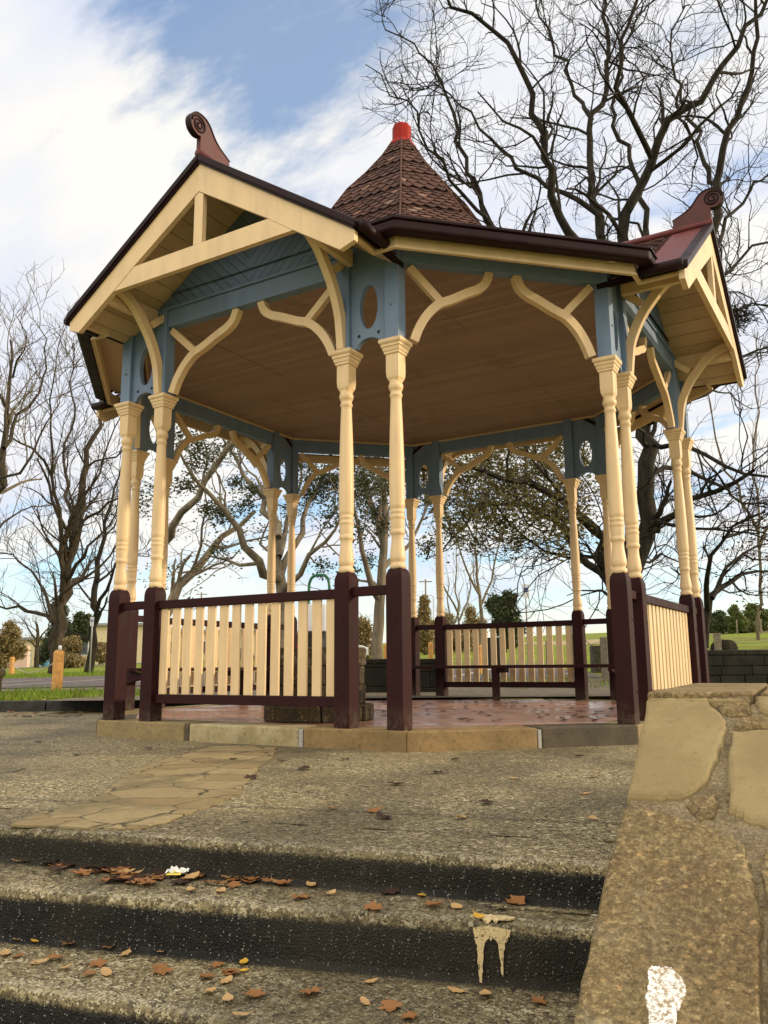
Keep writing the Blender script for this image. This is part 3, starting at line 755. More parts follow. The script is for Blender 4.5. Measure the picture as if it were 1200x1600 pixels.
# --- one post with its column, capital and upper post (square to its gable side)
def make_post():
    nw = MB(); h = 0.068
    nw.sqstack([(h, 0.0), (h, 1.06), (h * 0.985, 1.085), (h * 0.93, 1.11), (h * 0.80, 1.135), (h * 0.60, 1.15), (h * 0.3, 1.154)])
    po = nw.build('post', M['burgundy'], bs, bevel=0.006)
    col = MB()
    R = lambda w: w / 206.0 / 2
    col.lathe([(.052, 1.140), (.060, 1.152), (.061, 1.168), (.055, 1.180), (.049, 1.186), (.050, 1.194), (.057, 1.205), (.0595, 1.225), (.058, 1.245), (.053, 1.29), (.0475, 1.33), (.046, 1.352),
               (.046, 1.385), (.048, 1.392), (.056, 1.402), (.057, 1.414), (.054, 1.426), (.050, 1.432), (.051, 1.44), (.054, 1.50), (.053, 1.512), (.058, 1.520), (.058, 1.532), (.052, 1.540),
               (.052, 1.552), (.057, 1.560), (.057, 1.572), (.052, 1.580), (.052, 1.588), (.0575, 1.597), (.058, 1.62), (.0585, 1.78), (.056, 1.98), (.051, 2.18), (.0455, 2.34), (.0425, 2.42),
               (.042, 2.45), (.048, 2.458), (.050, 2.468), (.046, 2.478), (.043, 2.484), (.043, 2.502), (.051, 2.51), (.0565, 2.53), (.056, 2.548), (.050, 2.558), (.05, 2.58)], n=20)
    # a square block with rounded lower tongues
    bl = MB(); w = 0.056
    bl.sqstack([(w * .45, 2.565), (w * 0.72, 2.578), (w * 0.93, 2.605), (w, 2.645), (w, 2.80)])
    co = col.build('turned_column', M['cream'], po)
    bl.build('column_block', M['cream'], po, bevel=0.004)
    cp = MB()
    cp.sqstack([(.058, 2.785), (.066, 2.79), (.066, 2.806), (.072, 2.812), (.076, 2.832), (.076, 2.838), (.084, 2.842), (.084, 2.862), (.092, 2.868), (.098, 2.878), (.098, 2.902), (.05, 2.906)])
    cp.build('capital', M['cream'], po, bevel=0.0025)
    up = MB(); up.sqstack([(.060, 2.904), (.060, 3.744)])
    uo = up.build('upper_post', M['blue'], po, bevel=0.004)
    bt = MB(); bt.lathe([(.011, 0), (.011, .006), (.006, .010)], n=10)
    for me in (bt,):
        me.v = [(x, -z - .060, y + 3.19) for x, y, z in me.v]
        me.build('bolt_head', M['blue'], uo)
    nb = MB(); nb.lathe([(.008, 0), (.008, .004), (.004, .007)], n=8)
    for zz, s in ((.78, 1), (.24, 1)):
        q = MB(); q.v = [(x + .02, -z - .068, y + zz) for x, y, z in nb.v]; q.f, q.mi, q.sm = nb.f, nb.mi, nb.sm
        q.build('bolt_head', M['burgundy'], po)
    return po


p0 = make_post(); p0.location = (-Y2, -A, 0)
posts = [p0]
for x in (-Y1, Y1, Y2):
    c = copy_tree(p0); c.location = (x, -A, 0); posts.append(c)

bay = []      # every part built once for the south bay, then turned
# pierced panels between the paired posts
def ell(cx, cz, a, b, n=36): return [(cx + a * math.cos(2 * math.pi * i / n), cz + b * math.sin(2 * math.pi * i / n)) for i in range(n)]
xm = (Y1 + Y2) / 2; x0, x1 = Y1 + .062, Y2 - .062
arch = [(xm + 0.118 * math.cos(t), 2.892 + 0.085 * math.sin(t)) for t in np.linspace(math.pi, 0, 17)]
for sg in (1, -1):
    out = [(x0, 2.906)] + [q for q in arch if q[1] > 2.9] + [(x1, 2.906), (x1, 3.744), (x0, 3.744)]
    out = [(sg * u, v) for u, v in out]
    hole = [(sg * u, v) for u, v in ell(xm, 3.235, .083, .185)]
    pn = sheet('pierced_panel', [out, hole], 0.045, M['blue'], XZ(-A), bs, bevel=0.003)
    for ux in (xm - .09, xm + .09):
        b = MB(); b.lathe([(.013, 0), (.013, .02)], n=12); b.v = [(sg * ux + x, -A - .0165 - z * .5, 3.005 + y) for x, y, z in b.v]
        b.build('bolt_hole', M['black'], pn)
    bay.append(pn)
    r = MB(); r.box((sg * xm, -A, 0.995), (x1 - x0 - .012, .05, .07)); bay.append(r.build('pair_rail', M['burgundy'], bs, bevel=0.005))

# balustrade
bl = MB(); bl.box((0, -A, 0.988), (2 * (Y1 - .068), .062, .072)); bal = bl.build('balustrade', M['burgundy'], bs, bevel=0.006)
b = MB(); b.box((0, -A, 0.188), (2 * (Y1 - .068), .058, .075)); b.build('bottom_rail', M['burgundy'], bal, bevel=0.006)
n_s = 14; pitch = 2 * (Y1 - .068) / n_s
for i in range(n_s):
    m = MB(); m.box((0, 0, 0), (.084 + rng.uniform(-.002, .002), .020, .727))
    m.build('slat', M['cream'], bal, (-(Y1 - .068) + (i + .5) * pitch, -A, 0.589), rng.uniform(-.01, .01), bevel=0.003)
bay.append(bal)

# beam of the gable side, tympanum
b = MB(); b.box((0, -A, (BZ0 + BZ1 - .02) / 2), (2 * (Y1 - .062), .095, BZ1 - .02 - BZ0)); bm = b.build('beam', M['blue'], bs, bevel=0.006)
b = MB(); b.box((0, -A - .005, BZ1 - .008), (2 * (Y1 - .062), .125, .022)); b.build('moulding', M['blue'], bm, bevel=0.004); bay.append(bm)

# arched brackets
def arch_bracket(half, sg):
    k = half / 0.949
    cl = [(.893, 2.913), (.845, 3.02), (.765, 3.135), (.65, 3.235), (.52, 3.285), (.37, 3.352), (.25, 3.40), (.175, 3.46), (.137, 3.552)]
    cl = [(half - (0.949 - u) * k, v) for u, v in cl]
    cl = smooth(cl, 5)
    return [(sg * u, v) for u, v in ribbon(cl, 0.070)], [(sg * u, v) for u, v in ribbon([(half - (0.949 - .925) * k, 3.525), (half - (0.949 - .628) * k, 3.262)], 0.062)]


for sg in (1, -1):
    o1, o2 = arch_bracket(Y1 - .062, sg)
    bk = sheet('arch_bracket', [o1], 0.062, M['cream'], XZ(-A), bs, bevel=0.004)
    sheet('bracket_strut', [o2], 0.05, M['cream'], XZ(-A), bk, bevel=0.004); bay.append(bk)

# gable
GY, GA, GS = -3.402, 4.60, 0.686            # barge face, apex height, slope
gb = MB()
hw = 1.528
def line(x): return GA - GS * abs(x)
# gable = roofing base sheet (two slopes), children: everything else of the gable
for sg in (1, -1):
    yb = -0.75; hb = 1.185
    pts = [(0, GY - .02, GA - .002), (sg * hw, GY - .02, line(hw)), (sg * hw, -A + .03, line(hw)), (sg * hb, -A + .03, line(hb)), (sg * hb, yb, line(hb)), (0, yb, GA - .002)]
    low = [(x, y, z - .05) for x, y, z in pts]
    gb.add(pts + low, [(0, 1, 2, 3), (0, 3, 4, 5), (9, 8, 7, 6), (11, 10, 9, 6), (0, 6, 7, 1), (1, 7, 8, 2), (2, 8, 9, 3), (3, 9, 10, 4)])
gable = gb.build('gable', M['brown'], bs)
# barge boards: two raking boards, a collar and a king post
bd = .295
for sg in (1, -1):
    poly = [(0, GA - .035), (sg * 1.525, line(1.525) - .035), (sg * 1.525, 3.425), (sg * 1.40, 3.385), (sg * 0.975, 3.665), (sg * 0.735, 3.8315), (0, GA - .005 - bd)]
    sheet('barge_board', [poly], 0.045, M['cream'], XZ(GY + .0225), gable, bevel=0.004)
ti = [(-.975, 3.665), (.975, 3.665), (.735, 3.8315), (-.735, 3.8315)]
sheet('tie_beam', [ti], 0.045, M['cream'], XZ(GY + .0265), gable, bevel=0.003)
kp = [(-.047, 3.833), (.047, 3.833), (.047, GA - bd - .04), (0, GA - bd - .012), (-.047, GA - bd - .04)]
sheet('king_post', [kp], 0.045, M['cream'], XZ(GY + .0265), gable, bevel=0.003)
# metal capping over the barge
for sg in (1, -1):
    m = MB()
    q = [(0, GA + .030), (sg * 1.545, line(1.545) + .030), (sg * 1.545, line(1.545) - .034), (0, GA - .034)]
    m.prism(q, lambda u, v, t: (u, t, v), GY - .035, GY + .055)
    m.build('barge_capping', M['brown'], gable, bevel=0.008)
    m = MB()
    q = [(sg * .01, GA + .008), (sg * 1.54, line(1.54) + .008), (sg * 1.54, line(1.54) - .004), (sg * .01, GA - .004)]
    m.prism(q, lambda u, v, t: (u, t, v), GY + .056, GY + .36)
    m.build('flashing', M['flash'], gable)
m = MB(); m.tube([(0, GY - .03, GA + .035), (0, -1.0, GA + .035)], .035, 10); m.build('ridge_cap', M['flash'], gable)
# raking soffit under the gable roof
for sg in (1, -1):
    m = MB(); e = .062
    m.add([(0, GY + .05, GA - e), (sg * 1.50, GY + .05, line(1.50) - e), (sg * 1.50, -A + .03, line(1.50) - e), (0, -A + .03, GA - e)], [(0, 1, 2, 3)])
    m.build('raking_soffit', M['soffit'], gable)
    m = MB(); m.box((sg * 1.09, (GY + .05 - A - .06) / 2, 3.665), (.05, abs(GY + .05 + A + .06), .14)); m.build('bearer', M['cream'], gable, bevel=0.004)
    # curved front brackets with a strut
    cl = smooth([(-2.79, 2.91), (-2.806, 3.05), (-2.825, 3.17), (-2.87, 3.29), (-2.94, 3.42), (-3.03, 3.535), (-3.12, 3.63), (-3.23, 3.70), (-3.35, 3.735)], 4)
    fb = sheet('front_bracket', [ribbon(cl, [.075] * len(cl))], 0.062, M['cream'], YZ(sg * Y1), gable, bevel=0.004)
    sheet('bracket_strut', [ribbon([(-2.72, 3.705), (-2.935, 3.525)], .06)], .05, M['cream'], YZ(sg * Y1), fb, bevel=0.004)
# tympanum
ty = [(-Y2 + .0, 3.745), (Y2 - .0, 3.745), (1.19, line(1.19) - .064), (0, GA - .064), (-1.19, line(1.19) - .064)]
ty = [(-1.16, 3.746), (1.16, 3.746), (1.16, line(1.16) - .066), (0, GA - .066), (-1.16, line(1.16) - .066)]
sheet('tympanum', [ty], .03, M['tymp'], XZ(-A), gable)
# scroll finial on the ridge
fin = [(-3.425, 4.640), (-3.425, 4.775), (-3.470, 4.772), (-3.522, 4.80), (-3.545, 4.852), (-3.538, 4.900), (-3.497, 4.953), (-3.43, 4.970), (-3.365, 4.957), (-3.318, 4.920), (-3.285, 4.873), (-3.245, 4.83), (-3.19, 4.795), (-3.12, 4.765), (-3.075, 4.745), (-3.065, 4.640)]
fo = fin[:2] + [tuple(q) for q in smooth(fin[1:-1], 4)][1:] + fin[-1:]
fi = sheet('finial', [fo], .045, M['finial'], YZ(0), gable, bevel=0.006)
edge = [tuple(q) for q in smooth(fin[1:-1], 4)]
rim = MB()
vs = []
for (u, v) in edge:
    vs += [(-.030, u, v), (.030, u, v)]
cu_ = np.array([-3.45, 4.87])
vs2 = []
for (u, v) in edge:
    d = np.array([u, v]) - np.array([-3.36, 4.80]); d = d / np.linalg.norm(d) * .010
    vs2 += [(-.030, u + d[0], v + d[1]), (.030, u + d[0], v + d[1])]
n_ = len(edge)
rim.add(vs + vs2, [(2 * i, 2 * i + 1, 2 * i + 3, 2 * i + 2) for i in range(n_ - 1)] + [(2 * n_ + 2 * i + 2, 2 * n_ + 2 * i + 3, 2 * n_ + 2 * i + 1, 2 * n_ + 2 * i) for i in range(n_ - 1)] +
        [(2 * i, 2 * i + 2, 2 * n_ + 2 * i + 2, 2 * n_ + 2 * i) for i in range(n_ - 1)] + [(2 * i + 1, 2 * n_ + 2 * i + 1, 2 * n_ + 2 * i + 3, 2 * i + 3) for i in range(n_ - 1)])
rim.build('finial_rim', M['brown'], gable)
for sg in (1, -1):
    sp = MB(); th = np.linspace(0, 4.6 * math.pi, 60)
    sp.tube([(sg * .0245, cu_[0] + (.012 + .070 * t / th[-1]) * math.cos(t + 1.2), cu_[1] + (.012 + .070 * t / th[-1]) * math.sin(t + 1.2)) for t in th], .009, 6)
    sp.build('scroll', M['brown'], gable)
bay.append(gable)

# --- shingles
def shingle_mesh(mb, p00, p10, p01, p11, rows, wid, skip=None, jit=0.004, up=None):
    """cover a quad: bottom edge p00-p10, top edge p01-p11"""
    p00, p10, p01, p11 = map(lambda q: np.array(q, float), (p00, p10, p01, p11))
    nrm = np.cross(p10 - p00, p01 - p00); nrm /= np.linalg.norm(nrm)
    if nrm[2] < 0: nrm = -nrm
    for r in range(rows):
        v0 = r / rows; v1 = min(1.0, (r + 1.55) / rows)
        L0 = p00 + (p01 - p00) * v0; R0 = p10 + (p11 - p10) * v0
        L1 = p00 + (p01 - p00) * v1; R1 = p10 + (p11 - p10) * v1
        length = np.linalg.norm(R0 - L0); n = max(1, int(round(length / wid)))
        off = 0.5 * (r % 2)
        for i in range(-1, n + 1):
            a, b = (i + off) / n, (i + 1 + off) / n
            a, b = max(0, a), min(1, b)
            if b - a < 0.2 / n: continue
            bl_, br_ = L0 + (R0 - L0) * a, L0 + (R0 - L0) * b
            tl_, tr_ = L1 + (R1 - L1) * a, L1 + (R1 - L1) * b
            c = (bl_ + br_) / 2
            if skip and skip(c): continue
            up_ = (tl_ + tr_) / 2 - c; e = (br_ - bl_)
            bl2 = bl_ + up_ * .46 + nrm * .017; br2 = br_ + up_ * .46 + nrm * .017
            lift = rng.uniform(.018, .023)
            tip1 = c - e * .07 + nrm * lift + up_ * rng.uniform(-.01, .015); tip2 = c + e * .07 + nrm * lift + up_ * rng.uniform(-.01, .015)
            bot = [bl2, tip1, tip2, br2]
            vs = bot + [tr_ + nrm * .004, tl_ + nrm * .004] + [q - nrm * .013 for q in bot]
            mb.add(vs, [(0, 1, 2, 3, 4, 5), (0, 6, 7, 1), (1, 7, 8, 2), (2, 8, 9, 3)])


PR = [(3.557, 3.665), (2.2, 4.38), (1.5, 4.86), (1.2, 5.19), (.95, 5.55), (.75, 5.86), (.50, 6.15), (.27, 6.455), (.13, 6.69)]
CA = [math.atan2(-3.13, 1.69) + i * 0 for i in range(1)]
angs = []
for q in range(4):
    for s_ in (-1, 1): angs.append(-math.pi / 2 + q * math.pi / 2 + s_ * math.atan2(1.69, 3.13))
def corner(i, r, z): return np.array([r * math.cos(angs[i % 8]), r * math.sin(angs[i % 8]), z])
roof = MB(); base = MB()
def in_gable(c):
    for q in range(4):
        a = -q * math.pi / 2; x, y = c[0] * math.cos(a) - c[1] * math.sin(a), c[0] * math.sin(a) + c[1] * math.cos(a)
        if y < 0 and abs(x) < 1.50 and c[2] < line(x) - .02: return True
    return False
for i in range(8):
    for j in range(len(PR) - 1):
        (r0, z0), (r1, z1) = PR[j], PR[j + 1]
        q = [corner(i, r0, z0), corner(i + 1, r0, z0), corner(i, r1, z1), corner(i + 1, r1, z1)]
        h = np.linalg.norm((q[2] + q[3]) / 2 - (q[0] + q[1]) / 2); rows = max(2, int(round(h / .090)))
        if rows % 2: rows += 1
        shingle_mesh(roof, *q, rows, .13, in_gable)
        if j == 0 and i % 2 == 0:
            # under a gable only the part behind the gable roof is closed
            lerp = lambda t: (q[0] + (q[2] - q[0]) * t, q[1] + (q[3] - q[1]) * t)
            a_, b_ = lerp(.30); base.add([a_, b_, q[3], q[2]], [(0, 1, 2, 3)])
            for A_, B_, C_ in ((q[0], q[1], a_), (q[1], q[0], b_)):
                d = (B_ - A_) / np.linalg.norm(B_ - A_) * .14
                base.add([A_, A_ + d, C_ + d, C_], [(0, 1, 2, 3)])
        else:
            base.add([q[0], q[1], q[3], q[2]], [(0, 1, 2, 3)])
rf = base.build('roof', M['brown'], bs)
roof.build('shingles', M['shingle'], rf)
# hips
for i in range(8):
    m = MB(); m.tube([corner(i, r + .006, z + .014) for r, z in PR], .011, 6); m.build('hip_capping', M['shingle'], rf)
cap = MB(); cap.ngon([(.165, 6.655), (.150, 6.70), (.118, 6.735), (.116, 6.925), (.106, 6.945), (.05, 6.948)], 8, math.pi / 8); cap.build('roof_cap', M['red'], rf, bevel=0.005)
# gable roof shingles
gs = MB()
for sg in (1, -1):
    shingle_mesh(gs, (sg * hw, GY + .34, line(hw)), (sg * hw, -1.3, line(hw)), (0, GY + .34, GA), (0, -1.3, GA), 16, .15, lambda c: c[1] > -2.72 and c[2] < 3.80)
gs.build('gable_shingles', M['shingle'], gable)

# --- eaves of the open sides: beam, fascia, soffit, gutter, brackets (south-east open side, then turned)
def C8(off): # corner pair of the open side with normal (1,-1)/sqrt2 and offset
    pass
fx, fy = 1.652, 3.048
m = MB()
def along(p, q, w, z0, z1, inw=0.0):
    pass
def wallstrip(mb, pts, t, z0, z1):
    """upright board following plan points; t thickness inwards (towards the centre)"""
    P = [np.array(p, float) for p in pts]; n = len(P); outv = []
    for i in range(n):
        d = []
        for a, b in ((i - 1, i), (i, i + 1)):
            if a >= 0 and b < n:
                e = P[b] - P[a]; e /= np.linalg.norm(e); d.append(np.array([-e[1], e[0]]))
        s_ = sum(d); s_ /= np.linalg.norm(s_); s_ = s_ / (s_ @ d[0]); outv.append(P[i] + s_ * t)
    vs = [(*p, z) for z in (z0, z1) for p in P] + [(*p, z) for z in (z0, z1) for p in outv]
    f = []
    for i in range(n - 1):
        f += [(i, i + 1, n + i + 1, n + i), (2 * n + i + 1, 2 * n + i, 3 * n + i, 3 * n + i + 1), (n + i, n + i + 1, 3 * n + i + 1, 3 * n + i), (i + 1, i, 2 * n + i, 2 * n + i + 1)]
    f += [(0, n, 3 * n, 2 * n), (n - 1, 3 * n - 1, 4 * n - 1, 2 * n - 1)]
    mb.add(vs, f)
# plan path: along gable eave, valley, corner, corner, valley, along the next gable eave
VX = 1.475
path = [(VX, GY + .05), (VX, -fy), (fx, -fy), (fy, -fx), (fy, -VX), (-(GY + .05), -VX)]
fa = MB(); wallstrip(fa, path, .028, EZ, EZ + .115)
fas = fa.build('fascia', M['cream'], bs, bevel=0.004)
fm = MB(); gp = [(VX + .012, GY + .05), (VX + .012, -fy - .012), (fx + .006, -fy - .012), (fy + .012, -fx - .006), (fy + .012, -VX - .012), (-(GY + .05), -VX - .012)]
wallstrip(fm, gp, .011, EZ - .004, EZ + .018); fm.build('fascia_bead', M['cream'], fas)
gu = MB(); gx, gy = 1.728, 3.193
gpath = [(VX + .05, -gy), (gx, -gy), (gy, -gx), (gy, -VX - .05)]
wallstrip(gu, gpath, .118, EZ + .062, EZ + .150)
gut = gu.build('gutter', M['brown'], bs, bevel=0.02)
gu = MB(); gp2 = [(VX + .05, -gy - .013), (gx + .005, -gy - .013), (gy + .013, -gx - .005), (gy + .013, -VX - .05)]
wallstrip(gu, gp2, .03, EZ + .142, EZ + .168); gu.build('gutter_lip', M['brown'], gut, bevel=0.006)
for a_, b_ in (((1.575, GY + .0, 3.535), (1.575, -3.06, 3.535)), ((-(GY + .0), -1.575, 3.535), (3.06, -1.575, 3.535))):
    m = MB(); m.tube([a_, b_], .042, 10); m.build('gable_gutter', M['brown'], gut)
# tilting board closing gutter to roof
sf = MB()
si = [(Y2 - .02, -A + .06), (A - .06, -Y2 + .02)]
sf.add([(VX, GY + .06, EZ + .168), (VX, -fy, EZ + .168), (fx, -fy, EZ + .168), (fy, -fx, EZ + .168), (fy, -VX, EZ + .168), (A - .05, -VX, EZ + .168), (A - .05, -Y2, EZ + .168), (Y2, -A + .05, EZ + .168), (VX, -A + .05, EZ + .168)],
       [(1, 2, 7, 8), (2, 3, 6, 7), (3, 4, 5, 6)])
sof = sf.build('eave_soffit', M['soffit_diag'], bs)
dm = MB()
pa, pb = np.array([Y2 + .03, -A + .03]), np.array([A - .03, -Y2 - .03])
dm.bar((*pa, (BZ0 + BZ1) / 2 - .005), (*pb, (BZ0 + BZ1) / 2 - .005), .095, BZ1 - BZ0 - .01)
dbm = dm.build('eave_beam', M['blue'], bs, bevel=0.005)
half = np.linalg.norm(pb - pa) / 2 - .055
Rm = Matrix.Translation((*((pa + pb) / 2), 0)) @ Matrix.Rotation(math.pi / 4, 4, 'Z')
open_parts = [fas, gut, sof, dbm]
for sg in (1, -1):
    o1, o2 = arch_bracket(half, sg)
    bk = sheet('arch_bracket', [o1], 0.062, M['cream'], Rm @ XZ(0), bs, bevel=0.004)
    sheet('bracket_strut', [o2], 0.05, M['cream'], Rm @ XZ(0), bk, bevel=0.004); open_parts.append(bk)
# ceiling
ce = MB(); ce.prism(octo(Y2 - .03, A - .04), lambda u, v, t: (u, v, t), BZ1 + .004, BZ1 + .03); cei = ce.build('ceiling', M['ceiling'], bs)
oi = octo(Y2 - .075, A - .048)
for i in range(8):
    cm = MB(); cm.bar((*oi[i - 1], BZ1 - .012), (*oi[i], BZ1 - .012), .02, .025); cm.build('ceiling_bead', M['soffit_diag'], cei)

for q in (1, 2, 3):
    for o in bay:
        if o == bal and False: continue
        turned(o, q)
    for o in posts: turned(o, q)
    for o in open_parts: turned(o, q)

# benches inside the north and west balustrades
def bench():
    m = MB()
    for i, yy in enumerate((A - .19, A - .31, A - .43)): m.box((0, yy, .43 + rng.uniform(-.002, .002)), (3.25, .105, .04))
    st = m.build('bench_seat', M['burgundy'], bs, bevel=0.005)
    g = MB(); g.box((0, A - .42, .20), (.085, .075, .40)); g.build('leg', M['burgundy'], st, bevel=0.005)
    g = MB(); g.box((0, A - .27, .38), (.07, .42, .06)); g.build('bearer', M['burgundy'], st)
    for sg in (1, -1):
        g = MB(); g.prism([(A - .08, .405), (A - .48, .405), (A - .48, .37), (A - .10, .28)], lambda u, v, t: (t, u, v), sg * 1.53 - .025, sg * 1.53 + .025); g.build('bracket', M['burgundy'], st, bevel=0.004)
    return st
be = bench(); turned(be, 1)

# ================================================================== SPRING PEDESTAL AND PUMP
pc = np.array([0.21, -1.97])
pm = MB()
for zb, zt, r, off in ((0, .13, .47, 0), (.134, .29, .405, .4), (.294, .45, .40, .1), (.454, .605, .405, .7)):
    n = 7
    for i in range(n):
        a0, a1 = off + 2 * math.pi * i / n + .012, off + 2 * math.pi * (i + 1) / n - .012
        rr = r * rng.uniform(.97, 1.03)
        poly = [(pc[0] + rr * math.cos(a), pc[1] + rr * math.sin(a)) for a in np.linspace(a0, a1, 5)] + [(pc[0] + .1 * math.cos(a), pc[1] + .1 * math.sin(a)) for a in (a1, a0)]
        pm.prism(poly, lambda u, v, t: (u, v, t), zb, zt)
ped = pm.build('stone_pedestal', M['pedestal'], bevel=0.014)
tag(ped, 'round rough stone pedestal standing on the bandstand floor behind the front slats', 'pedestal')
pu = tag(empty('water_pump', (0.18, -1.97, .605)), 'spring water pump with white panel and bent green pipe on the stone pedestal', 'pump')
m = MB(); m.box((0.0, 0, .07), (.17, .15, .14)); m.build('pump_body', M['black'], pu, bevel=0.01)
m = MB(); m.box((.02, -.01, .262), (.165, .10, .24), rz=.5); m.build('panel', M['white'], pu, bevel=0.01)
hoop = smooth([(-.085, .0, .10), (-.08, .0, .50), (-.07, .0, .585), (-.03, .0, .632), (.05, .01, .640), (.10, .015, .62), (.125, .02, .56), (.13, .02, .40), (.13, .02, .10)], 5)
m = MB(); m.tube(hoop, .013, 10); m.build('hoop_pipe', M['greenpipe'], pu)
m = MB(); m.lathe([(.02, 0), (.02, .08), (.012, .1)], n=12); m.v = [(x + .09, y - .085, z + .02) for x, y, z in m.v]; m.build('tap', M['redlight'], pu)

# ================================================================== SLOPING STONE WALL BESIDE THE STEPS
wt = math.radians(5); WM = np.array([math.cos(wt), math.sin(wt), 0]); WN = np.array([math.sin(wt), -math.cos(wt), 0])
n0, z0, n1_, z1_ = 5.60, 0.338, 6.688, -0.204
sl_ = (z1_ - z0) / (n1_ - n0)
def wall_z(n): return z0 + sl_ * (n - n0) if n > n0 else z0
pn_ = np.array([WN[0] * -sl_, WN[1] * -sl_, 1.0])      # plane z - sl*(n-n0) = z0
def on_wall(x, y): return on_plane(x, y, pn_, z0 - sl_ * n0)
W0, W1, NE = 3.36, 4.05, 4.25
def wp(mm, n, z): q = WM * mm + WN * n; return (q[0], q[1], z)
wl = tag(empty('stone_ramp_wall', wp(W0 + .3, 6, -.6)), 'sloping sandstone flank wall beside the steps with broad mortar joints', 'wall')
wb = MB(); ns = [NE, n0] + list(np.linspace(n0, 8.6, 30))[1:]
vs = []
for n in ns:
    z = wall_z(n) - .016
    vs += [wp(W0 + .012, n, z), wp(W1, n, z), wp(W0 + .012, n, -1.6), wp(W1, n, -1.6)]
fs = [(0, 1, 3, 2)]
for i in range(len(ns) - 1):
    a, b = 4 * i, 4 * i + 4
    fs += [(a, b, b + 1, a + 1), (a, a + 2, b + 2, b), (a + 1, b + 1, b + 3, a + 3)]
wb.add(vs, fs)
cm_ = np.array(wp(W0 + .3, 6, -.6))
wbo = wb.build('wall_core', M['mortar'], wl, tuple(-cm_))


def slab_px(px, name, mat, t=.05, dz=0.0, dens=4):
    """stone of the sloping face, outline taken on that face, with worn irregular edges"""
    P = [on_wall(x, y) for x, y in px]; Q = []
    for i in range(len(P)):
        for k in range(dens): Q.append(P[i] + (P[(i + 1) % len(P)] - P[i]) * k / dens)
    out = []
    for q in Q:
        m_, n_ = q @ WM, q @ WN
        m_ = max(m_ + nrg.normal(0, .0025), W0 - .004); n_ += nrg.normal(0, .003); out.append((m_, n_))
    # rounded top: inset ring
    c = np.mean(np.array(out), axis=0)
    def ring(ins, dz_):
        r = []
        for m_, n_ in out:
            d = np.array([m_, n_]) - c; L = np.linalg.norm(d); d = d * (1 - ins / L) + c
            r.append(wp(d[0], d[1], z0 + sl_ * (d[1] - n0) + dz_))
        return r
    N = len(out)
    vs = ring(0, -t) + ring(0, -.010 + dz) + ring(.006, -.002 + dz) + ring(.016, dz)
    fs = [[k * N + i, k * N + (i + 1) % N, (k + 1) * N + (i + 1) % N, (k + 1) * N + i] for k in range(3) for i in range(N)] + [[3 * N + i for i in range(N)]]
    mb = MB(); mb.add(vs, fs); return mb.build(name, mat, wl, tuple(-cm_))


slab_px([(1012, 1091), (1060, 1088), (1104, 1089), (1110, 1100), (1132, 1118), (1136, 1135), (1128, 1160), (1120, 1182), (1108, 1208), (1090, 1230), (1065, 1242), (1035, 1243), (980, 1239), (994, 1165)], 'face_stone', M['sand_a'])
slab_px([(976, 1259), (1010, 1262), (1050, 1271), (1090, 1281), (1130, 1293), (1158, 1310), (1172, 1345), (1180, 1375), (1190, 1420), (1188, 1480), (1190, 1600), (1195, 1740), (855, 1740), (893, 1600), (925, 1460), (948, 1350), (962, 1305)], 'face_stone', M['sand_b'])
slab_px([(1141, 1141), (1170, 1138), (1215, 1137), (1260, 1137), (1270, 1300), (1230, 1292), (1190, 1283), (1160, 1274), (1141, 1261), (1137, 1210)], 'face_stone', M['sand_a'])
slab_px([(1070, 1253), (1085, 1241), (1119, 1238), (1121, 1251), (1112, 1271), (1088, 1270)], 'face_stone', M['sand_b'])
slab_px([(1110, 1089), (1168, 1084), (1174, 1110), (1142, 1113), (1128, 1109)], 'face_stone', M['sand_b'])
slab_px([(1180, 1085), (1260, 1085), (1262, 1112), (1200, 1112), (1184, 1104)], 'face_stone', M['sand_a'])
slab_px([(1150, 1120), (1200, 1117), (1262, 1117), (1262, 1131), (1200, 1132), (1147, 1134)], 'face_stone', M['sand_b'])
slab_px([(1196, 1320), (1240, 1318), (1300, 1330), (1330, 1740), (1205, 1740), (1200, 1600), (1200, 1480), (1202, 1420), (1190, 1370)], 'face_stone', M['sand_b'])
# ledge stones on the level top
for (a, b, c_, d) in ((W0 - .004, W0 + .30, NE + .0, n0 - .02), (W0 + .32, W1, NE + .1, n0 - .03)):
    m = MB(); pts = [(a, c_), (b, c_), (b, d)] + [(a + (b - a) * (1 - t), d + rng.uniform(-.012, .012)) for t in np.linspace(.05, .95, 12)] + [(a, d)]
    m.prism(pts, lambda u, v, t: wp(u, v, t), z0 - .05, z0 + .018); m.build('ledge_stone', M['sand_b'], wl, tuple(-cm_), bevel=0.008)
for k in range(2):
    m = MB(); a, b = W0 + .004 + .3 * k, W0 + .28 + .32 * k
    pts = [(a, n0 - .3), (b, n0 - .3)] + [(b + (a - b) * t, n0 + .012 + rng.uniform(-.01, .012)) for t in np.linspace(0, 1, 14)]
    m.prism(pts, lambda u, v, t: wp(u, v, t), z0 - .03, z0 - .001 - .006 * k); m.build('ledge_stone', M['sand_a'], wl, tuple(-cm_), bevel=0.006)
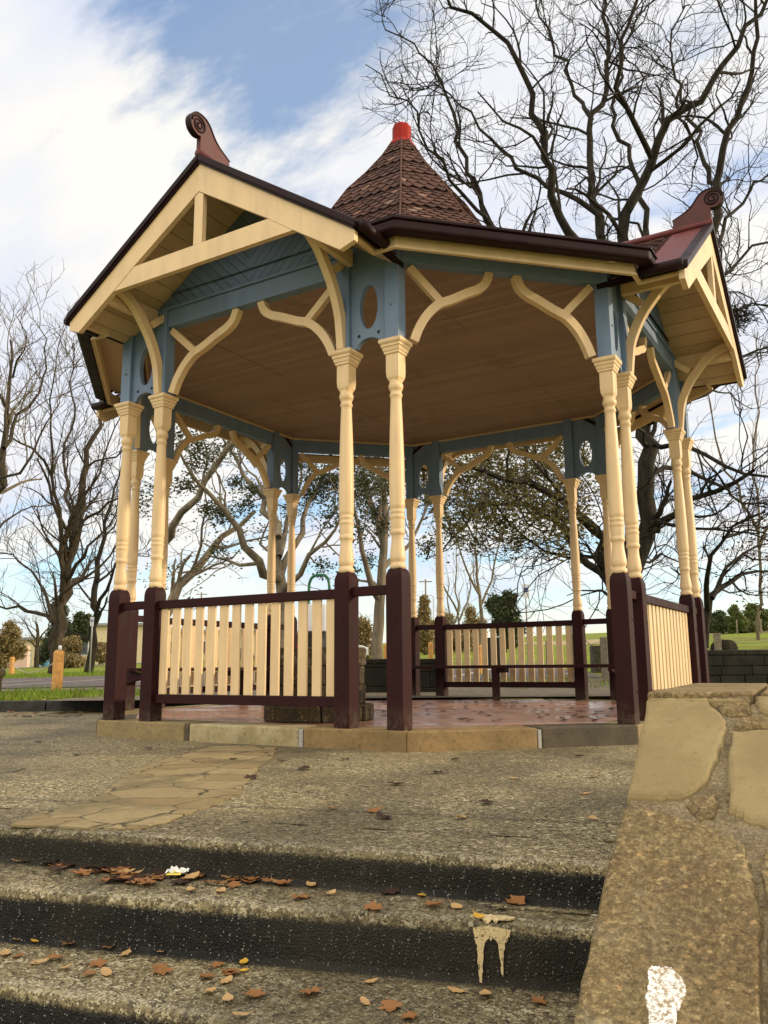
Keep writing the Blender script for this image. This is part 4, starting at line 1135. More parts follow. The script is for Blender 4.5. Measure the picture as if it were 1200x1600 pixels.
# white paint blot
blot = [(1012, 1519), (1020, 1512), (1034, 1514), (1050, 1514), (1064, 1530), (1072, 1548), (1068, 1565), (1058, 1580), (1056, 1610), (1050, 1640), (1020, 1640), (1014, 1600), (1010, 1560), (1014, 1538)]
P = [on_wall(x, y) for x, y in blot]; Q = []
for i in range(len(P)):
    for k in range(6): Q.append(P[i] + (P[(i + 1) % len(P)] - P[i]) * k / 6)
m = MB(); pl = []
for q in Q: pl.append((q @ WM + nrg.normal(0, .0010), q @ WN + nrg.normal(0, .0011)))
m.prism(pl, lambda u, v, t: wp(u, v, z0 + sl_ * (v - n0) + t), -.002, .0035)
m.build('paint_blot', M['whitesplash'], wl, tuple(-cm_))
for k in range(40):
    q = on_wall(1040 + nrg.normal(0, 22), 1560 + nrg.normal(0, 32)); r = abs(nrg.normal(0, .0012)) + .0006
    # small flecks round it are part of the same blot

# cream paint drips down the second riser
def riser_pt(i, t, z, off=0.004): q = edge_pt(i, t, off); return (q[0], q[1], z)
def t_of(i, x, y):
    a, b, z = ED[i]; q = on_z(x, y, z)[:2]; a, b = np.array(a), np.array(b); return float((q - a) @ (b - a) / ((b - a) @ (b - a)))
ta, tb = t_of(1, 722, 1462), t_of(1, 792, 1466); zt = ED[1][2]
dr = MB(); prof = [(0, -.012), (.03, -.03), (.07, -.04), (.105, -.075), (.14, -.125), (.165, -.15), (.20, -.15), (.225, -.11), (.25, -.065), (.30, -.04), (.36, -.032), (.42, -.026), (.47, -.034), (.54, -.022), (.60, -.03), (.66, -.04), (.70, -.075), (.735, -.118), (.77, -.122), (.80, -.085), (.82, -.055), (.86, -.035), (.92, -.03), (.97, -.015), (1, -.01)]
pol = [(u, v) for u, v in prof]
P2 = []
for i in range(len(pol) - 1):
    for k in range(4): P2.append((pol[i][0] + (pol[i + 1][0] - pol[i][0]) * k / 4 + nrg.normal(0, .008), pol[i][1] + (pol[i + 1][1] - pol[i][1]) * k / 4 - abs(nrg.normal(0, .003))))
top = [(1.02, -.004), (.7, .0), (.4, .002), (.0, -.004)]
dr.prism(P2 + top, lambda u, v, t: riser_pt(1, ta + (tb - ta) * (.06 + .88 * u), zt - .014 + v, t), .003, .0065)
dd = dr.build('paint_drips', M['splash'])
tag(dd, 'dried cream paint drips running down the dark riser of the second step', 'paint drips')
m = MB()
sp_pts = []
for i in range(44):
    a = 2 * math.pi * i / 44; u = .5 + .52 * math.cos(a) * (1 + nrg.normal(0, .06)); o_ = -.030 + .019 * math.sin(a) * (1 + nrg.normal(0, .16)); sp_pts.append((u, o_))
m.prism(sp_pts, lambda u, v, t: (*edge_pt(1, ta + (tb - ta) * u, min(v, .0)), zt + t - (.010 if v > -.010 else 0)), .001, .005)
m.build('paint_pool', M['splash'], dd)
# ================================================================== TREES
def tubes(mb, limbs, nmax=9):
    for P, R in limbs:
        r = max(R); n = nmax if r > .12 else 7 if r > .05 else 5 if r > .02 else 3
        mb.tube(P, R, n, cap=False)


def crook(P, R, step, amp, g):
    """resample a limb and roughen its line"""
    P = [np.asarray(q, float) for q in smooth(P, 4)]; L = [0]
    for i in range(1, len(P)): L.append(L[-1] + np.linalg.norm(P[i] - P[i - 1]))
    n = max(3, int(L[-1] / step)); t = np.linspace(0, L[-1], n + 1)
    A_ = np.array(P); Q = np.stack([np.interp(t, L, A_[:, k]) for k in range(3)], 1)
    w = np.linspace(R[0] ** .8, R[1] ** .8, n + 1) ** (1 / .8)
    j = g.normal(0, amp, Q.shape); j[0] = 0; Q[1:] += j[1:]
    return Q, w


def grow(limbs, g, levels, up=.25, ang=(28, 62), droop=0.0, wander=.22):
    """levels: list of (children per metre, length range, radius factor, minimal radius, start fraction, steps)"""
    out = []; cur = limbs
    for (dens, lr, rf_, rmin, f0, ns_) in levels:
        nxt = []
        for P, R in cur:
            seg = np.linalg.norm(np.diff(P, axis=0), axis=1); L = seg.sum(); cum = np.concatenate([[0], np.cumsum(seg)])
            nch = int(dens * L * (1 - f0) + g.random())
            for _ in range(nch):
                f = f0 + (1 - f0) * g.random() ** .8; d = f * L
                i = min(len(seg) - 1, int(np.searchsorted(cum, d) - 1)); i = max(i, 0); tt = (d - cum[i]) / (seg[i] + 1e-9)
                o = P[i] + (P[i + 1] - P[i]) * tt; r0 = (R[i] + (R[i + 1] - R[i]) * tt)
                t = (P[i + 1] - P[i]) / (seg[i] + 1e-9)
                x = g.normal(size=3); x -= t * (x @ t); x /= np.linalg.norm(x) + 1e-9
                a = math.radians(g.uniform(*ang)); dr_ = t * math.cos(a) + x * math.sin(a) + np.array([0, 0, up]); dr_ /= np.linalg.norm(dr_)
                ln = g.uniform(*lr) * (1.15 - .55 * f)
                rr = max(rmin, min(r0 * .75, r0 * rf_ * g.uniform(.7, 1.15)))
                st = ln / ns_; Q = [o]; dcur = dr_
                for k in range(ns_):
                    dcur = dcur + g.normal(0, wander, 3) + np.array([0, 0, up * .18 - droop]); dcur /= np.linalg.norm(dcur); Q.append(Q[-1] + dcur * st)
                nxt.append((np.array(Q), np.linspace(rr, max(rmin * .6, rr * .35), ns_ + 1)))
        out.append(nxt); cur = nxt
    return out


def leaf_quads(mb, centres, g, per, spread, size, flat=.5):
    """small folded leaf faces scattered about the given points"""
    C_ = np.repeat(np.asarray(centres), per, 0); n = len(C_)
    C_ = C_ + g.normal(0, spread, (n, 3))
    a = g.normal(size=(n, 3)); a[:, 2] *= flat; a /= np.linalg.norm(a, axis=1)[:, None]
    b = np.cross(a, g.normal(size=(n, 3))); b /= np.linalg.norm(b, axis=1)[:, None]
    s = (size * g.uniform(.6, 1.3, n))[:, None]
    p0 = C_ - a * s; p1 = C_ + b * s * .45; p2 = C_ + a * s; p3 = C_ - b * s * .45
    vs = np.stack([p0, p1, p2, p3], 1).reshape(-1, 3); o = len(mb.v)
    mb.v.extend(map(tuple, vs)); mb.f.extend([[o + 4 * i, o + 4 * i + 1, o + 4 * i + 2, o + 4 * i + 3] for i in range(n)]); mb.mi.extend([0] * n); mb.sm.extend([False] * n)


def traced(spec, v, g, step=.5, amp=.05, thick=1.0):
    """limbs traced from the photograph: each a list of (px, py, depth offset) with start and end radius, set at their real distance v"""
    out = []
    for pts, r0, r1 in spec:
        P = [at(x, y, v + d) for x, y, d in pts]; out.append(crook(P, (r0 * thick, r1 * thick), step, amp, g))
    return out


def clump_leaves(tw, lm_, limbs, clumps, v, g, size=.05, per=46, spread=.12):
    """leafy sprays: twigs grown from the nearest limb, leaves about their ends"""
    pts = np.concatenate([P[len(P) // 3:] for P, R_ in limbs])
    for (x, y, d, rp, k) in clumps:
        c = at(x, y, v + d); r = rp / F_PX * v; a = pts[np.argmin(np.linalg.norm(pts - c, axis=1))]
        mid = (a + c) / 2 + g.normal(0, r * .25, 3); tw.tube([a, mid, c], [.022, .016, .012], 5, cap=False)
        for i in range(k):
            q = c + g.normal(0, 1, 3) * (r * .62, r * .62, r * .42); tw.tube([c + (mid - c) * g.uniform(0, .5), (c + q) / 2 + g.normal(0, r * .12, 3), q], [.009, .007, .004], 3, cap=False)
            leaf_quads(lm_, [q + (q - c) * t for t in (-.25, .05)], g, per // 2, spread, size, .7)


def tree(name, label, base, limbs, lv, mat, g, group=None, leaves=None, up=.25, ang=(28, 62), droop=0.0, wander=.22, cat='tree', twigmat=None, clumps=None):
    o = tag(empty(name, tuple(base)), label, cat, group)
    off = tuple(-np.asarray(base))
    m = MB(); tubes(m, limbs); m.build('trunk', mat, o, off)
    lev = grow(limbs, g, lv, up, ang, droop, wander)
    m = MB(); fm_ = MB()
    for l in lev: tubes(m, l)
    if leaves:
        lm_, frac, per, spread, size, sel = leaves
        ends = [P[k] for P, R in lev[-1] for k in (1, len(P) - 1) if g.random() < frac and (sel is None or sel(P[k]))]
        if ends: leaf_quads(fm_, ends, g, per, spread, size)
    if clumps: clump_leaves(m, fm_, limbs, clumps[1], clumps[2], g, *clumps[3:])
    m.build('crown', twigmat or mat, o, off)
    if fm_.v: fm_.build('foliage', leaves[0], o, off)
    return o


G = lambda s: np.random.default_rng(s)
def px_of(q):
    d = q - CAM; z = d @ FWD; return 600 + F_PX * (d @ RIGHT) / z, 800 - F_PX * (d @ UP) / z

# --- the great bare oak behind the bandstand on the right
V1 = 16.0
b1 = foot(968, V1)
oak = [
    ([(968, 1015, 0), (972, 960, 0), (985, 905, 0), (1002, 850, 0), (1010, 770, 0), (1016, 690, 0), (1012, 600, .2), (1002, 520, .3)], .27, .165),
    ([(1002, 560, 0), (960, 510, .6), (905, 460, 1.0), (850, 420, 1.4), (800, 385, 1.6), (765, 352, 1.8), (743, 297, 2), (716, 220, 2), (688, 126, 2.2), (650, 71, 2.4), (611, 50, 2.4), (596, 18, 2.6)], .15, .016),
    ([(850, 420, 1.4), (795, 390, .8), (749, 341, .4), (721, 302, .2), (688, 258, 0), (658, 203, -.2), (644, 165, -.3), (611, 137, -.4), (573, 104, -.4)], .085, .012),
    ([(1008, 620, 0), (985, 540, -.8), (940, 450, -1.4), (892, 368, -1.8), (864, 319, -2.0), (851, 264, -2.2), (842, 203, -2.3), (815, 121, -2.4), (782, 60, -2.6), (749, 33, -2.7), (705, 5, -3), (690, -40, -3)], .17, .03),
    ([(940, 370, -.6), (925, 330, -.5), (892, 302, -.4), (853, 286, -.2), (804, 258, 0), (771, 214, .2), (721, 176, .4), (690, 140, .5), (640, 128, .6)], .085, .014),
    ([(1005, 560, 0), (975, 460, .4), (947, 380, .6), (925, 313, .8), (919, 247, 1), (925, 187, 1.1), (941, 143, 1.2), (947, 66, 1.3), (941, -20, 1.5), (950, -120, 1.6)], .16, .03),
    ([(925, 187, 1.1), (892, 137, 1.6), (870, 71, 2.0), (848, 27, 2.3), (830, -40, 2.6)], .07, .02),
    ([(1002, 530, 0), (975, 450, -.6), (969, 380, -.8), (991, 308, -1), (1018, 247, -1.2), (1051, 187, -1.4), (1090, 154, -1.6), (1123, 110, -1.7), (1156, 66, -1.9), (1200, 11, -2), (1240, -50, -2.2)], .19, .035),
    ([(1018, 247, -1.2), (985, 186, -1.9), (966, 126, -2.3), (978, 60, -2.6), (992, 0, -2.8), (985, -70, -3)], .08, .03),
    ([(1010, 560, 0), (1012, 450, 1.0), (1010, 365, 1.6), (1004, 310, 1.9), (985, 250, 2.3), (958, 190, 2.6), (965, 120, 2.8), (985, 50, 3), (1040, -20, 3.2)], .13, .025),
    ([(1012, 610, 0), (1060, 520, -.4), (1090, 440, -.6), (1112, 374, -.8), (1123, 308, -.9), (1134, 231, -1), (1156, 165, -1.1), (1178, 99, -1.2), (1189, 0, -1.4), (1200, -80, -1.5)], .17, .03),
    ([(1090, 440, -.6), (1120, 385, .4), (1145, 330, .9), (1172, 300, 1.2), (1215, 262, 1.5), (1260, 250, 1.6)], .085, .02),
    ([(1123, 308, -.9), (1100, 250, -.2), (1085, 190, .3), (1060, 130, .7), (1050, 60, 1.0), (1075, 0, 1.2)], .075, .02),
    ([(1014, 660, 0), (1060, 560, 1.2), (1100, 470, 1.8), (1135, 425, 2.2), (1175, 390, 2.6), (1230, 372, 2.8)], .12, .03),
    ([(1100, 480, 1.8), (1150, 490, 2.3), (1185, 470, 2.6), (1240, 480, 2.9)], .06, .018),
    ([(1016, 690, 0), (1070, 690, -.8), (1120, 725, -1.3), (1160, 735, -1.6), (1210, 752, -2), (1260, 745, -2.3)], .075, .02),
    ([(1013, 740, 0), (1060, 735, .8), (1108, 745, 1.2), (1140, 768, 1.6), (1170, 788, 1.9), (1225, 792, 2.3)], .08, .02),
    ([(1006, 830, 0), (1040, 815, -.8), (1090, 833, -1.3), (1135, 829, -1.6), (1180, 831, -2.0)], .07, .014),
    ([(1012, 660, 0), (1080, 630, .4), (1130, 600, .8), (1165, 560, 1.1), (1210, 530, 1.4)], .085, .02),
    # low limbs sweeping left behind the bandstand
    ([(975, 950, 0), (950, 890, -.3), (931, 832, -.5), (885, 784, -.8), (820, 754, -1.2), (770, 742, -1.5), (725, 738, -1.8), (690, 722, -2.1), (655, 726, -2.4)], .17, .025),
    ([(960, 930, 0), (940, 895, .6), (892, 850, 1.0), (850, 812, 1.4), (800, 787, 1.8), (750, 800, 2.1), (700, 850, 2.4), (665, 872, 2.5)], .13, .015),
    ([(990, 890, 0), (975, 820, .9), (935, 740, 1.4), (900, 700, 1.9), (850, 690, 2.3), (790, 700, 2.6)], .10, .02),
    ([(946, 895, .6), (925, 880, .1), (895, 872, -.3), (862, 868, -.6), (838, 880, -.8)], .05, .012),
    ([(940, 890, .6), (918, 862, 1.1), (890, 846, 1.5), (866, 842, 1.8)], .045, .012),
    ([(950, 930, .2), (925, 920, .9), (902, 922, 1.3), (880, 930, 1.6)], .045, .012),
    ([(955, 900, 0), (945, 850, -1.0), (925, 815, -1.6), (905, 800, -2.0)], .05, .012),
    ([(985, 905, 0), (1005, 880, .9), (1040, 868, 1.4), (1070, 880, 1.8), (1095, 905, 2.1)], .06, .012),
    ([(1004, 840, 0), (1035, 790, 1.0), (1060, 770, 1.6), (1090, 778, 2.0), (1125, 800, 2.3)], .06, .012),
    ([(1014, 700, 0), (985, 660, -1.2), (960, 640, -1.8), (940, 655, -2.2)], .06, .014),
]
g = G(3)
ol = traced(oak, V1, g, .36, .06, .76)
LV = [(2.3, (1.0, 2.9), .52, .016, .18, 6), (3.4, (.5, 1.6), .58, .0085, .10, 5), (3.8, (.25, .85), .6, .005, .10, 4)]
tree('oak_tree', 'great bare dark oak over the right of the bandstand with low limbs sweeping left', b1, ol, LV, M['oakbark'], g,
     leaves=(M['oakleaf'], .5, 26, .20, .045, lambda q: (680 < px_of(q)[0] < 925 and 690 < px_of(q)[1] < 850)), ang=(30, 70), wander=.26,
     clumps=(M['oakleaf'], [(760, 716, -1, 30, 12), (792, 752, -.6, 28, 12), (756, 786, 1.2, 28, 11), (822, 702, 1, 26, 10), (852, 728, .5, 22, 9), (720, 756, -1.4, 28, 11), (728, 800, 1.6, 28, 11), (700, 826, 2, 24, 9), (782, 818, 1.5, 26, 10), (842, 800, 1, 20, 8), (872, 702, 1.6, 24, 9), (688, 778, -1.8, 20, 8), (742, 846, 2, 18, 6), (806, 848, 1.4, 16, 5), (872, 788, .8, 18, 6), (700, 715, -2, 22, 8), (880, 740, .3, 18, 6), (660, 752, -2.2, 16, 6), (812, 776, 1.5, 22, 8), (668, 850, 2.3, 16, 5), (905, 715, 1.8, 18, 6)], V1, .045, 40, .13))
nest = MB(); gn = G(5); nc = at(1150, 497, V1 + 2.2)
for i in range(160):
    a = nc + gn.normal(0, .22, 3) * (1, 1, .55); d = gn.normal(size=3); d /= np.linalg.norm(d); nest.tube([a - d * .22, a + gn.normal(0, .02, 3), a + d * .22], .009, 3, cap=False)
tag(nest.build('bird_nest', M['oakbark'], loc=(0, 0, 0)), 'dark tangled twig nest lodged on a right-hand limb of the great oak', 'nest')

# --- bare trees on the left
left1 = [
    ([(86, 1052, 0), (88, 1010, 0), (93, 977, 0), (98, 930, 0), (104, 885, 0), (118, 838, 0), (126, 790, .2), (135, 716, .4), (152, 665, .6), (160, 610, .8), (170, 560, .9)], .30, .035),
    ([(97, 945, 0), (97, 881, -.5), (92, 809, -1), (81, 747, -1.3), (66, 709, -1.6), (31, 690, -2), (5, 670, -2.3)], .13, .03),
    ([(92, 990, 0), (84, 975, .4), (62, 958, .8), (30, 950, 1.2), (0, 944, 1.5), (-30, 930, 1.7)], .11, .025),
    ([(100, 915, 0), (118, 885, -.6), (136, 860, -1), (160, 830, -1.4), (182, 800, -1.8)], .10, .02),
    ([(84, 975, .4), (70, 925, .9), (45, 890, 1.4), (18, 868, 1.8), (-15, 855, 2.1)], .08, .02),
    ([(118, 838, 0), (108, 780, 1), (102, 720, 1.6), (118, 650, 2), (112, 590, 2.4), (118, 540, 2.6)], .09, .02),
    ([(81, 747, -1.3), (84, 690, -1.7), (78, 630, -2), (90, 575, -2.3)], .06, .02),
    ([(126, 790, .2), (150, 745, -.6), (172, 690, -1.1), (196, 650, -1.5)], .06, .02),
]
g = G(21); LV2 = [(1.9, (1.2, 3.2), .46, .016, .15, 6), (2.6, (.7, 1.9), .56, .010, .10, 5), (2.6, (.35, 1.0), .6, .007, .1, 3)]
V2 = 27.0
tree('bare_tree', 'stout bare tree with pale lit trunk standing on the lawn behind the short wooden bollard', foot(86, V2), traced(left1, V2, g, .5, .06, .82), LV2, M['bark'], g, up=.35, group='bare trees on the lawn')
left2 = [
    ([(138, 1050, 0), (142, 1000, 0), (148, 955, 0), (152, 905, .2), (160, 850, .4), (172, 790, .8), (184, 730, 1)], .22, .03),
    ([(146, 970, 0), (162, 945, -.5), (176, 905, -.9), (190, 850, -1.2), (205, 800, -1.5)], .11, .02),
    ([(150, 940, 0), (130, 925, .7), (112, 905, 1.1), (90, 900, 1.5)], .07, .02),
    ([(152, 910, 0), (175, 888, .6), (205, 870, 1.2), (232, 868, 1.5)], .07, .02),
    ([(140, 1000, 0), (118, 985, .5), (100, 990, 1), (88, 1005, 1.4)], .06, .02),
]
V3 = 31.0; g = G(22)
tree('bare_tree', 'thinner dark bare tree just right of the stout one, behind the left parking sign', foot(138, V3), traced(left2, V3, g, .5, .07, .8), LV2, M['oakbark'], g, up=.25, group='bare trees on the lawn')
left0 = [
    ([(-48, 1056, 0), (-42, 980, 0), (-38, 900, 0), (-28, 830, 0), (-10, 775, 0), (6, 700, 0), (12, 640, .2), (20, 590, .3), (14, 530, .4)], .30, .04),
    ([(-10, 775, 0), (15, 745, -.6), (45, 720, -1), (70, 670, -1.3), (92, 640, -1.6)], .08, .02),
    ([(6, 700, 0), (30, 650, .8), (60, 615, 1.3), (75, 560, 1.6), (60, 510, 1.8)], .09, .02),
    ([(-28, 830, 0), (-5, 830, .8), (25, 800, 1.2), (55, 790, 1.6)], .07, .02),
    ([(12, 640, .2), (-10, 580, -.6), (-20, 520, -1)], .07, .02),
    ([(20, 590, .3), (40, 540, -.5), (30, 490, -.9)], .05, .015),
]
V4 = 24.0; g = G(23)
tree('bare_tree', 'bare pale-twigged tree at the far left edge, its trunk out of sight', foot(-48, V4), traced(left0, V4, g, .5, .07, .75), LV2, M['bark'], g, up=.35, group='bare trees on the lawn', twigmat=M['palebark'])

# --- small round-headed tree left of the stout one
V = 38.0; g = G(24)
sm_ = [([(57, 1043, 0), (58, 1020, 0), (60, 1000, 0), (58, 975, .3)], .12, .05), ([(60, 1003, 0), (72, 985, .5), (80, 968, .8)], .05, .02), ([(59, 1000, 0), (46, 985, -.5), (38, 970, -.8)], .05, .02)]
tree('small_tree', 'small twiggy round-headed tree left of the stout bare trunk', foot(57, V), traced(sm_, V, g, .4, .03), [(3, (.6, 1.4), .5, .012, .3, 4), (5, (.4, .9), .6, .008, .1, 3), (4, (.2, .5), .6, .006, .1, 3)], M['bark'], g, leaves=(M['drybush'], .5, 3, .12, .05, None), up=.2)

# --- leaning gum behind the bandstand
V5 = 19.0; g = G(31)
gum = [
    ([(440, 1040, 0), (438, 990, 0), (440, 930, 0), (436, 880, 0), (434, 840, .2), (428, 790, .3), (420, 745, .5), (418, 700, .6)], .16, .06),
    ([(437, 905, 0), (413, 890, -.6), (388, 852, -1), (355, 803, -1.4), (327, 763, -1.8), (297, 738, -2.1), (275, 690, -2.4)], .12, .02),
    ([(434, 840, 0), (406, 774, .8), (381, 741, 1.2), (363, 705, 1.6), (340, 670, 1.9)], .10, .02),
    ([(440, 925, 0), (462, 905, -.5), (487, 867, -.9), (519, 834, -1.2), (540, 800, -1.5)], .09, .02),
    ([(438, 900, 0), (459, 850, .7), (480, 797, 1.1), (503, 752, 1.5), (515, 700, 1.8)], .10, .02),
    ([(436, 870, 0), (448, 810, 1), (462, 770, 1.4), (470, 720, 1.8)], .08, .02),
    ([(404, 880, -.6), (370, 880, -.1), (335, 868, .2), (300, 885, .5)], .05, .015),
]
tree('gum_tree', 'pale many-limbed gum tree seen through the left bays of the bandstand', foot(440, V5), traced(gum, V5, g, .45, .05), [(1.5, (1, 2.4), .46, .014, .15, 6), (2.2, (.5, 1.4), .58, .008, .12, 4), (1.8, (.25, .6), .6, .005, .1, 3)], M['gumbark'], g,
     leaves=(M['gumleaf'], .8, 42, .19, .048, lambda q: math.sin(q[0] * 2.1 + q[2] * 1.7) + math.sin(q[1] * 2.7 + q[2] * 2.3) + (0.5 if px_of(q)[1] < 745 else 0) > .92), up=.2, wander=.28,
     clumps=(M['gumleaf'], [(300, 690, -2.4, 22, 8), (331, 800, -1, 16, 6), (346, 805, -1.2, 12, 5), (386, 790, .5, 18, 7), (396, 768, .8, 18, 7), (372, 756, 1.2, 14, 5), (505, 884, -1, 10, 4), (546, 890, -1.4, 9, 4), (312, 722, -2, 16, 6), (290, 756, -2.2, 14, 5), (424, 706, .6, 22, 8), (352, 702, 1.5, 20, 7), (500, 768, 1.4, 18, 7), (470, 730, 1.7, 20, 7), (520, 800, -1.2, 13, 5), (450, 800, .9, 12, 4), (386, 708, 1.2, 18, 6), (330, 860, -.4, 9, 3)], V5, .046, 44, .12))
lean = [
    ([(236, 1010, 0), (250, 965, 0), (268, 934, 0), (297, 897, .2), (334, 856, .4), (368, 826, .6), (400, 800, .8)], .17, .05),
    ([(255, 850, .8), (268, 828, 0), (297, 788, -.4), (334, 727, -.8), (372, 688, -1.2), (392, 650, -1.4)], .11, .06),
    ([(250, 965, 0), (252, 905, .4), (255, 850, .8)], .12, .10),
    ([(297, 897, .2), (315, 850, -.5), (322, 800, -1), (318, 760, -1.3)], .05, .015),
    ([(334, 856, .4), (370, 850, 1), (410, 838, 1.4), (440, 845, 1.8)], .05, .015),
]
V6 = 21.0; g = G(32)
tree('leaning_tree', 'leaning bare tree with smooth limbs slanting up to the right behind the left posts', foot(236, V6), traced(lean, V6, g, .5, .04), [(1.4, (.9, 2.4), .46, .013, .2, 6), (2.2, (.5, 1.4), .58, .008, .12, 4), (2.0, (.25, .6), .6, .006, .1, 3)], M['gumbark'], g,
     leaves=(M['gumleaf'], .5, 34, .18, .045, lambda q: math.sin(q[0] * 2.4 + q[2] * 1.9) > .75), up=.25)
cgum = [
    ([(590, 1040, 0), (591, 990, 0), (594, 940, 0), (597, 900, 0), (600, 850, 0), (602, 800, .2), (592, 750, .4), (590, 700, .5)], .165, .06),
    ([(594, 940, 0), (577, 905, -.6), (566, 860, -1), (556, 805, -1.3), (545, 760, -1.6)], .10, .03),
    ([(600, 850, 0), (585, 800, .7), (572, 760, 1.1), (565, 715, 1.5)], .10, .03),
    ([(597, 890, 0), (622, 868, .6), (640, 850, 1), (665, 800, 1.3), (680, 760, 1.5)], .08, .02),
    ([(596, 925, 0), (575, 905, .5), (545, 912, 1), (520, 925, 1.4)], .05, .015),
]
V7 = 22.0; g = G(33)
tree('gum_tree', 'thick pale-trunked gum with dense dark leaves seen between the two front middle posts', foot(590, V7), traced(cgum, V7, g, .5, .04), [(1.7, (.8, 2.0), .5, .014, .3, 5), (2.4, (.5, 1.2), .6, .008, .1, 4), (1.8, (.25, .6), .6, .005, .1, 3)], M['gumbark'], g,
     leaves=(M['gumleaf'], .8, 34, .20, .048, lambda q: px_of(q)[1] < 790 + 30 * math.sin(q[0] * 3)), up=.25,
     clumps=(M['gumleaf'], [(576, 748, 1, 26, 14), (600, 764, .2, 24, 12), (560, 776, 1.2, 20, 10), (586, 800, .5, 17, 8), (601, 826, .1, 14, 6), (504, 744, -1.6, 22, 9), (522, 760, -1.6, 18, 8), (487, 772, -1.7, 14, 6), (546, 744, -1.5, 20, 9), (640, 740, 1.2, 22, 9), (664, 776, 1.3, 18, 7), (618, 735, .6, 20, 8), (560, 835, -1, 12, 4), (575, 872, -.6, 8, 3)], V7, .05, 50, .13))

# --- copper-leaved tree at the right edge
cop = [
    ([(1100, 1012, 0), (1102, 975, 0), (1108, 950, 0), (1118, 925, .2), (1140, 905, .4), (1170, 895, .6), (1200, 892, .8)], .10, .02),
    ([(1106, 955, 0), (1104, 920, -.5), (1112, 880, -.9), (1130, 840, -1.2), (1160, 810, -1.5), (1200, 800, -1.8)], .07, .015),
    ([(1112, 935, 0), (1130, 895, .5), (1160, 865, .9), (1200, 850, 1.2)], .06, .015),
    ([(1104, 965, 0), (1090, 935, .6), (1075, 905, .9), (1050, 890, 1.2)], .05, .015),
    ([(1140, 905, .4), (1165, 925, .8), (1195, 930, 1)], .03, .01), ([(1130, 840, -1.2), (1170, 830, -.8), (1215, 838, -.5)], .04, .01), ([(1160, 865, .9), (1190, 878, 1.2), (1225, 872, 1.4)], .03, .01),
]
V8 = 17.0; g = G(41)
tree('copper_tree', 'low spreading tree with thin sprays of dark copper leaves at the right edge', foot(1100, V8), traced(cop, V8, g, .35, .03), [(3.2, (.5, 1.4), .5, .01, .2, 4), (4.0, (.3, .8), .6, .006, .1, 3), (3.0, (.2, .45), .6, .004, .1, 2)], M['oakbark'], g,
     leaves=(M['copper'], .7, 5, .07, .042, lambda q: px_of(q)[0] > 1095), up=.03)

# --- slender bare saplings far behind
for i, (x, v, h, lab) in enumerate(((750, 36, 250, 'slim bare sapling forking above the back rail of the bandstand'), (716, 42, 170, 'thinnest bare sapling left of the forking one behind the back rail'), (704, 47, 120, 'short bare sapling beside the white back column'),
                                    (1185, 30, 480, 'tall pale bare tree at the right edge beyond the copper tree'))):
    g = G(50 + i); yb = 1020 if i < 3 else 1000
    sp2 = [([(x, yb, 0), (x + 2, yb - h * .3, 0), (x - 4, yb - h * .6, .3), (x - 2, yb - h, .5)], .10 if i < 1 else .065, .02), ([(x + 2, yb - h * .3, 0), (x + h * .1, yb - h * .55, .6), (x + h * .16, yb - h * .9, 1)], .06, .015), ([(x + 1, yb - h * .35, 0), (x - h * .12, yb - h * .6, -.6), (x - h * .18, yb - h * .88, -1)], .06, .015)]
    tree('bare_sapling', lab, foot(x, v), traced(sp2, v, g, .6, .06), [(1.1, (1, 2.4), .45, .012, .25, 5), (1.4, (.6, 1.3), .6, .008, .1, 4), (1.0, (.3, .7), .6, .006, .1, 3)], M['palebark'], g, group='bare saplings', up=.5, ang=(20, 45))

# --- leafy trees and shrubs far off
def leafy(name, label, x, y0, y1, hw_, v, mat, g, cat='tree', group=None, n=900, size=.16, shape='round', trunk=True, lobes=7):
    base = foot(x, v); k = v / F_PX; H = (y0 - y1) * k; W = hw_ * k
    zb = base[2]; ztop = zb + H
    o = tag(empty(name, tuple(base)), label, cat, group); m = MB()
    lo = .30 if (shape == 'round' and trunk) else .02
    cs = []
    for i in range(lobes):
        f = g.uniform(lo + .12, .88)
        prof = {'round': math.sin(math.pi * min(.95, max(.12, (f - lo) / (1 - lo)))) ** .6, 'cone': (1 - f) * .95 + .08, 'bush': (1 - f * f) ** .5}[shape]
        a = g.uniform(0, 2 * math.pi); r = W * prof * g.uniform(.2, .72)
        cs.append((np.array([r * math.cos(a), r * math.sin(a), H * f]), np.array([W * g.uniform(.28, .5) * max(prof, .3), W * g.uniform(.28, .5) * max(prof, .3), H * g.uniform(.10, .19)])))
    pts = []
    for i in range(n):
        c, s_ = cs[i % lobes]; d = g.normal(size=3); d /= np.linalg.norm(d); pts.append(c + d * s_ * g.uniform(.55, 1.08))
    pts = np.array(pts); pts = pts[pts[:, 2] > -.05]
    if trunk:
        t = MB(); t.tube([(0, 0, -.1), (.03 * H, 0, H * .3), (-.02 * H, .02 * H, H * .62)], [.045 * H * .6, .03 * H * .6, .012 * H], 7)
        for c, s_ in cs: t.tube([(.02 * H, 0, H * .28), tuple(c * (.55, .55, .75)), tuple(c)], [.018 * H * .6, .012 * H * .6, .004 * H], 4)
        t.build('trunk', M['bark'], o)
    leaf_quads(m, pts, g, 9, size * .55, size * .52, 1.0); m.build('crown', mat, o)
    return o


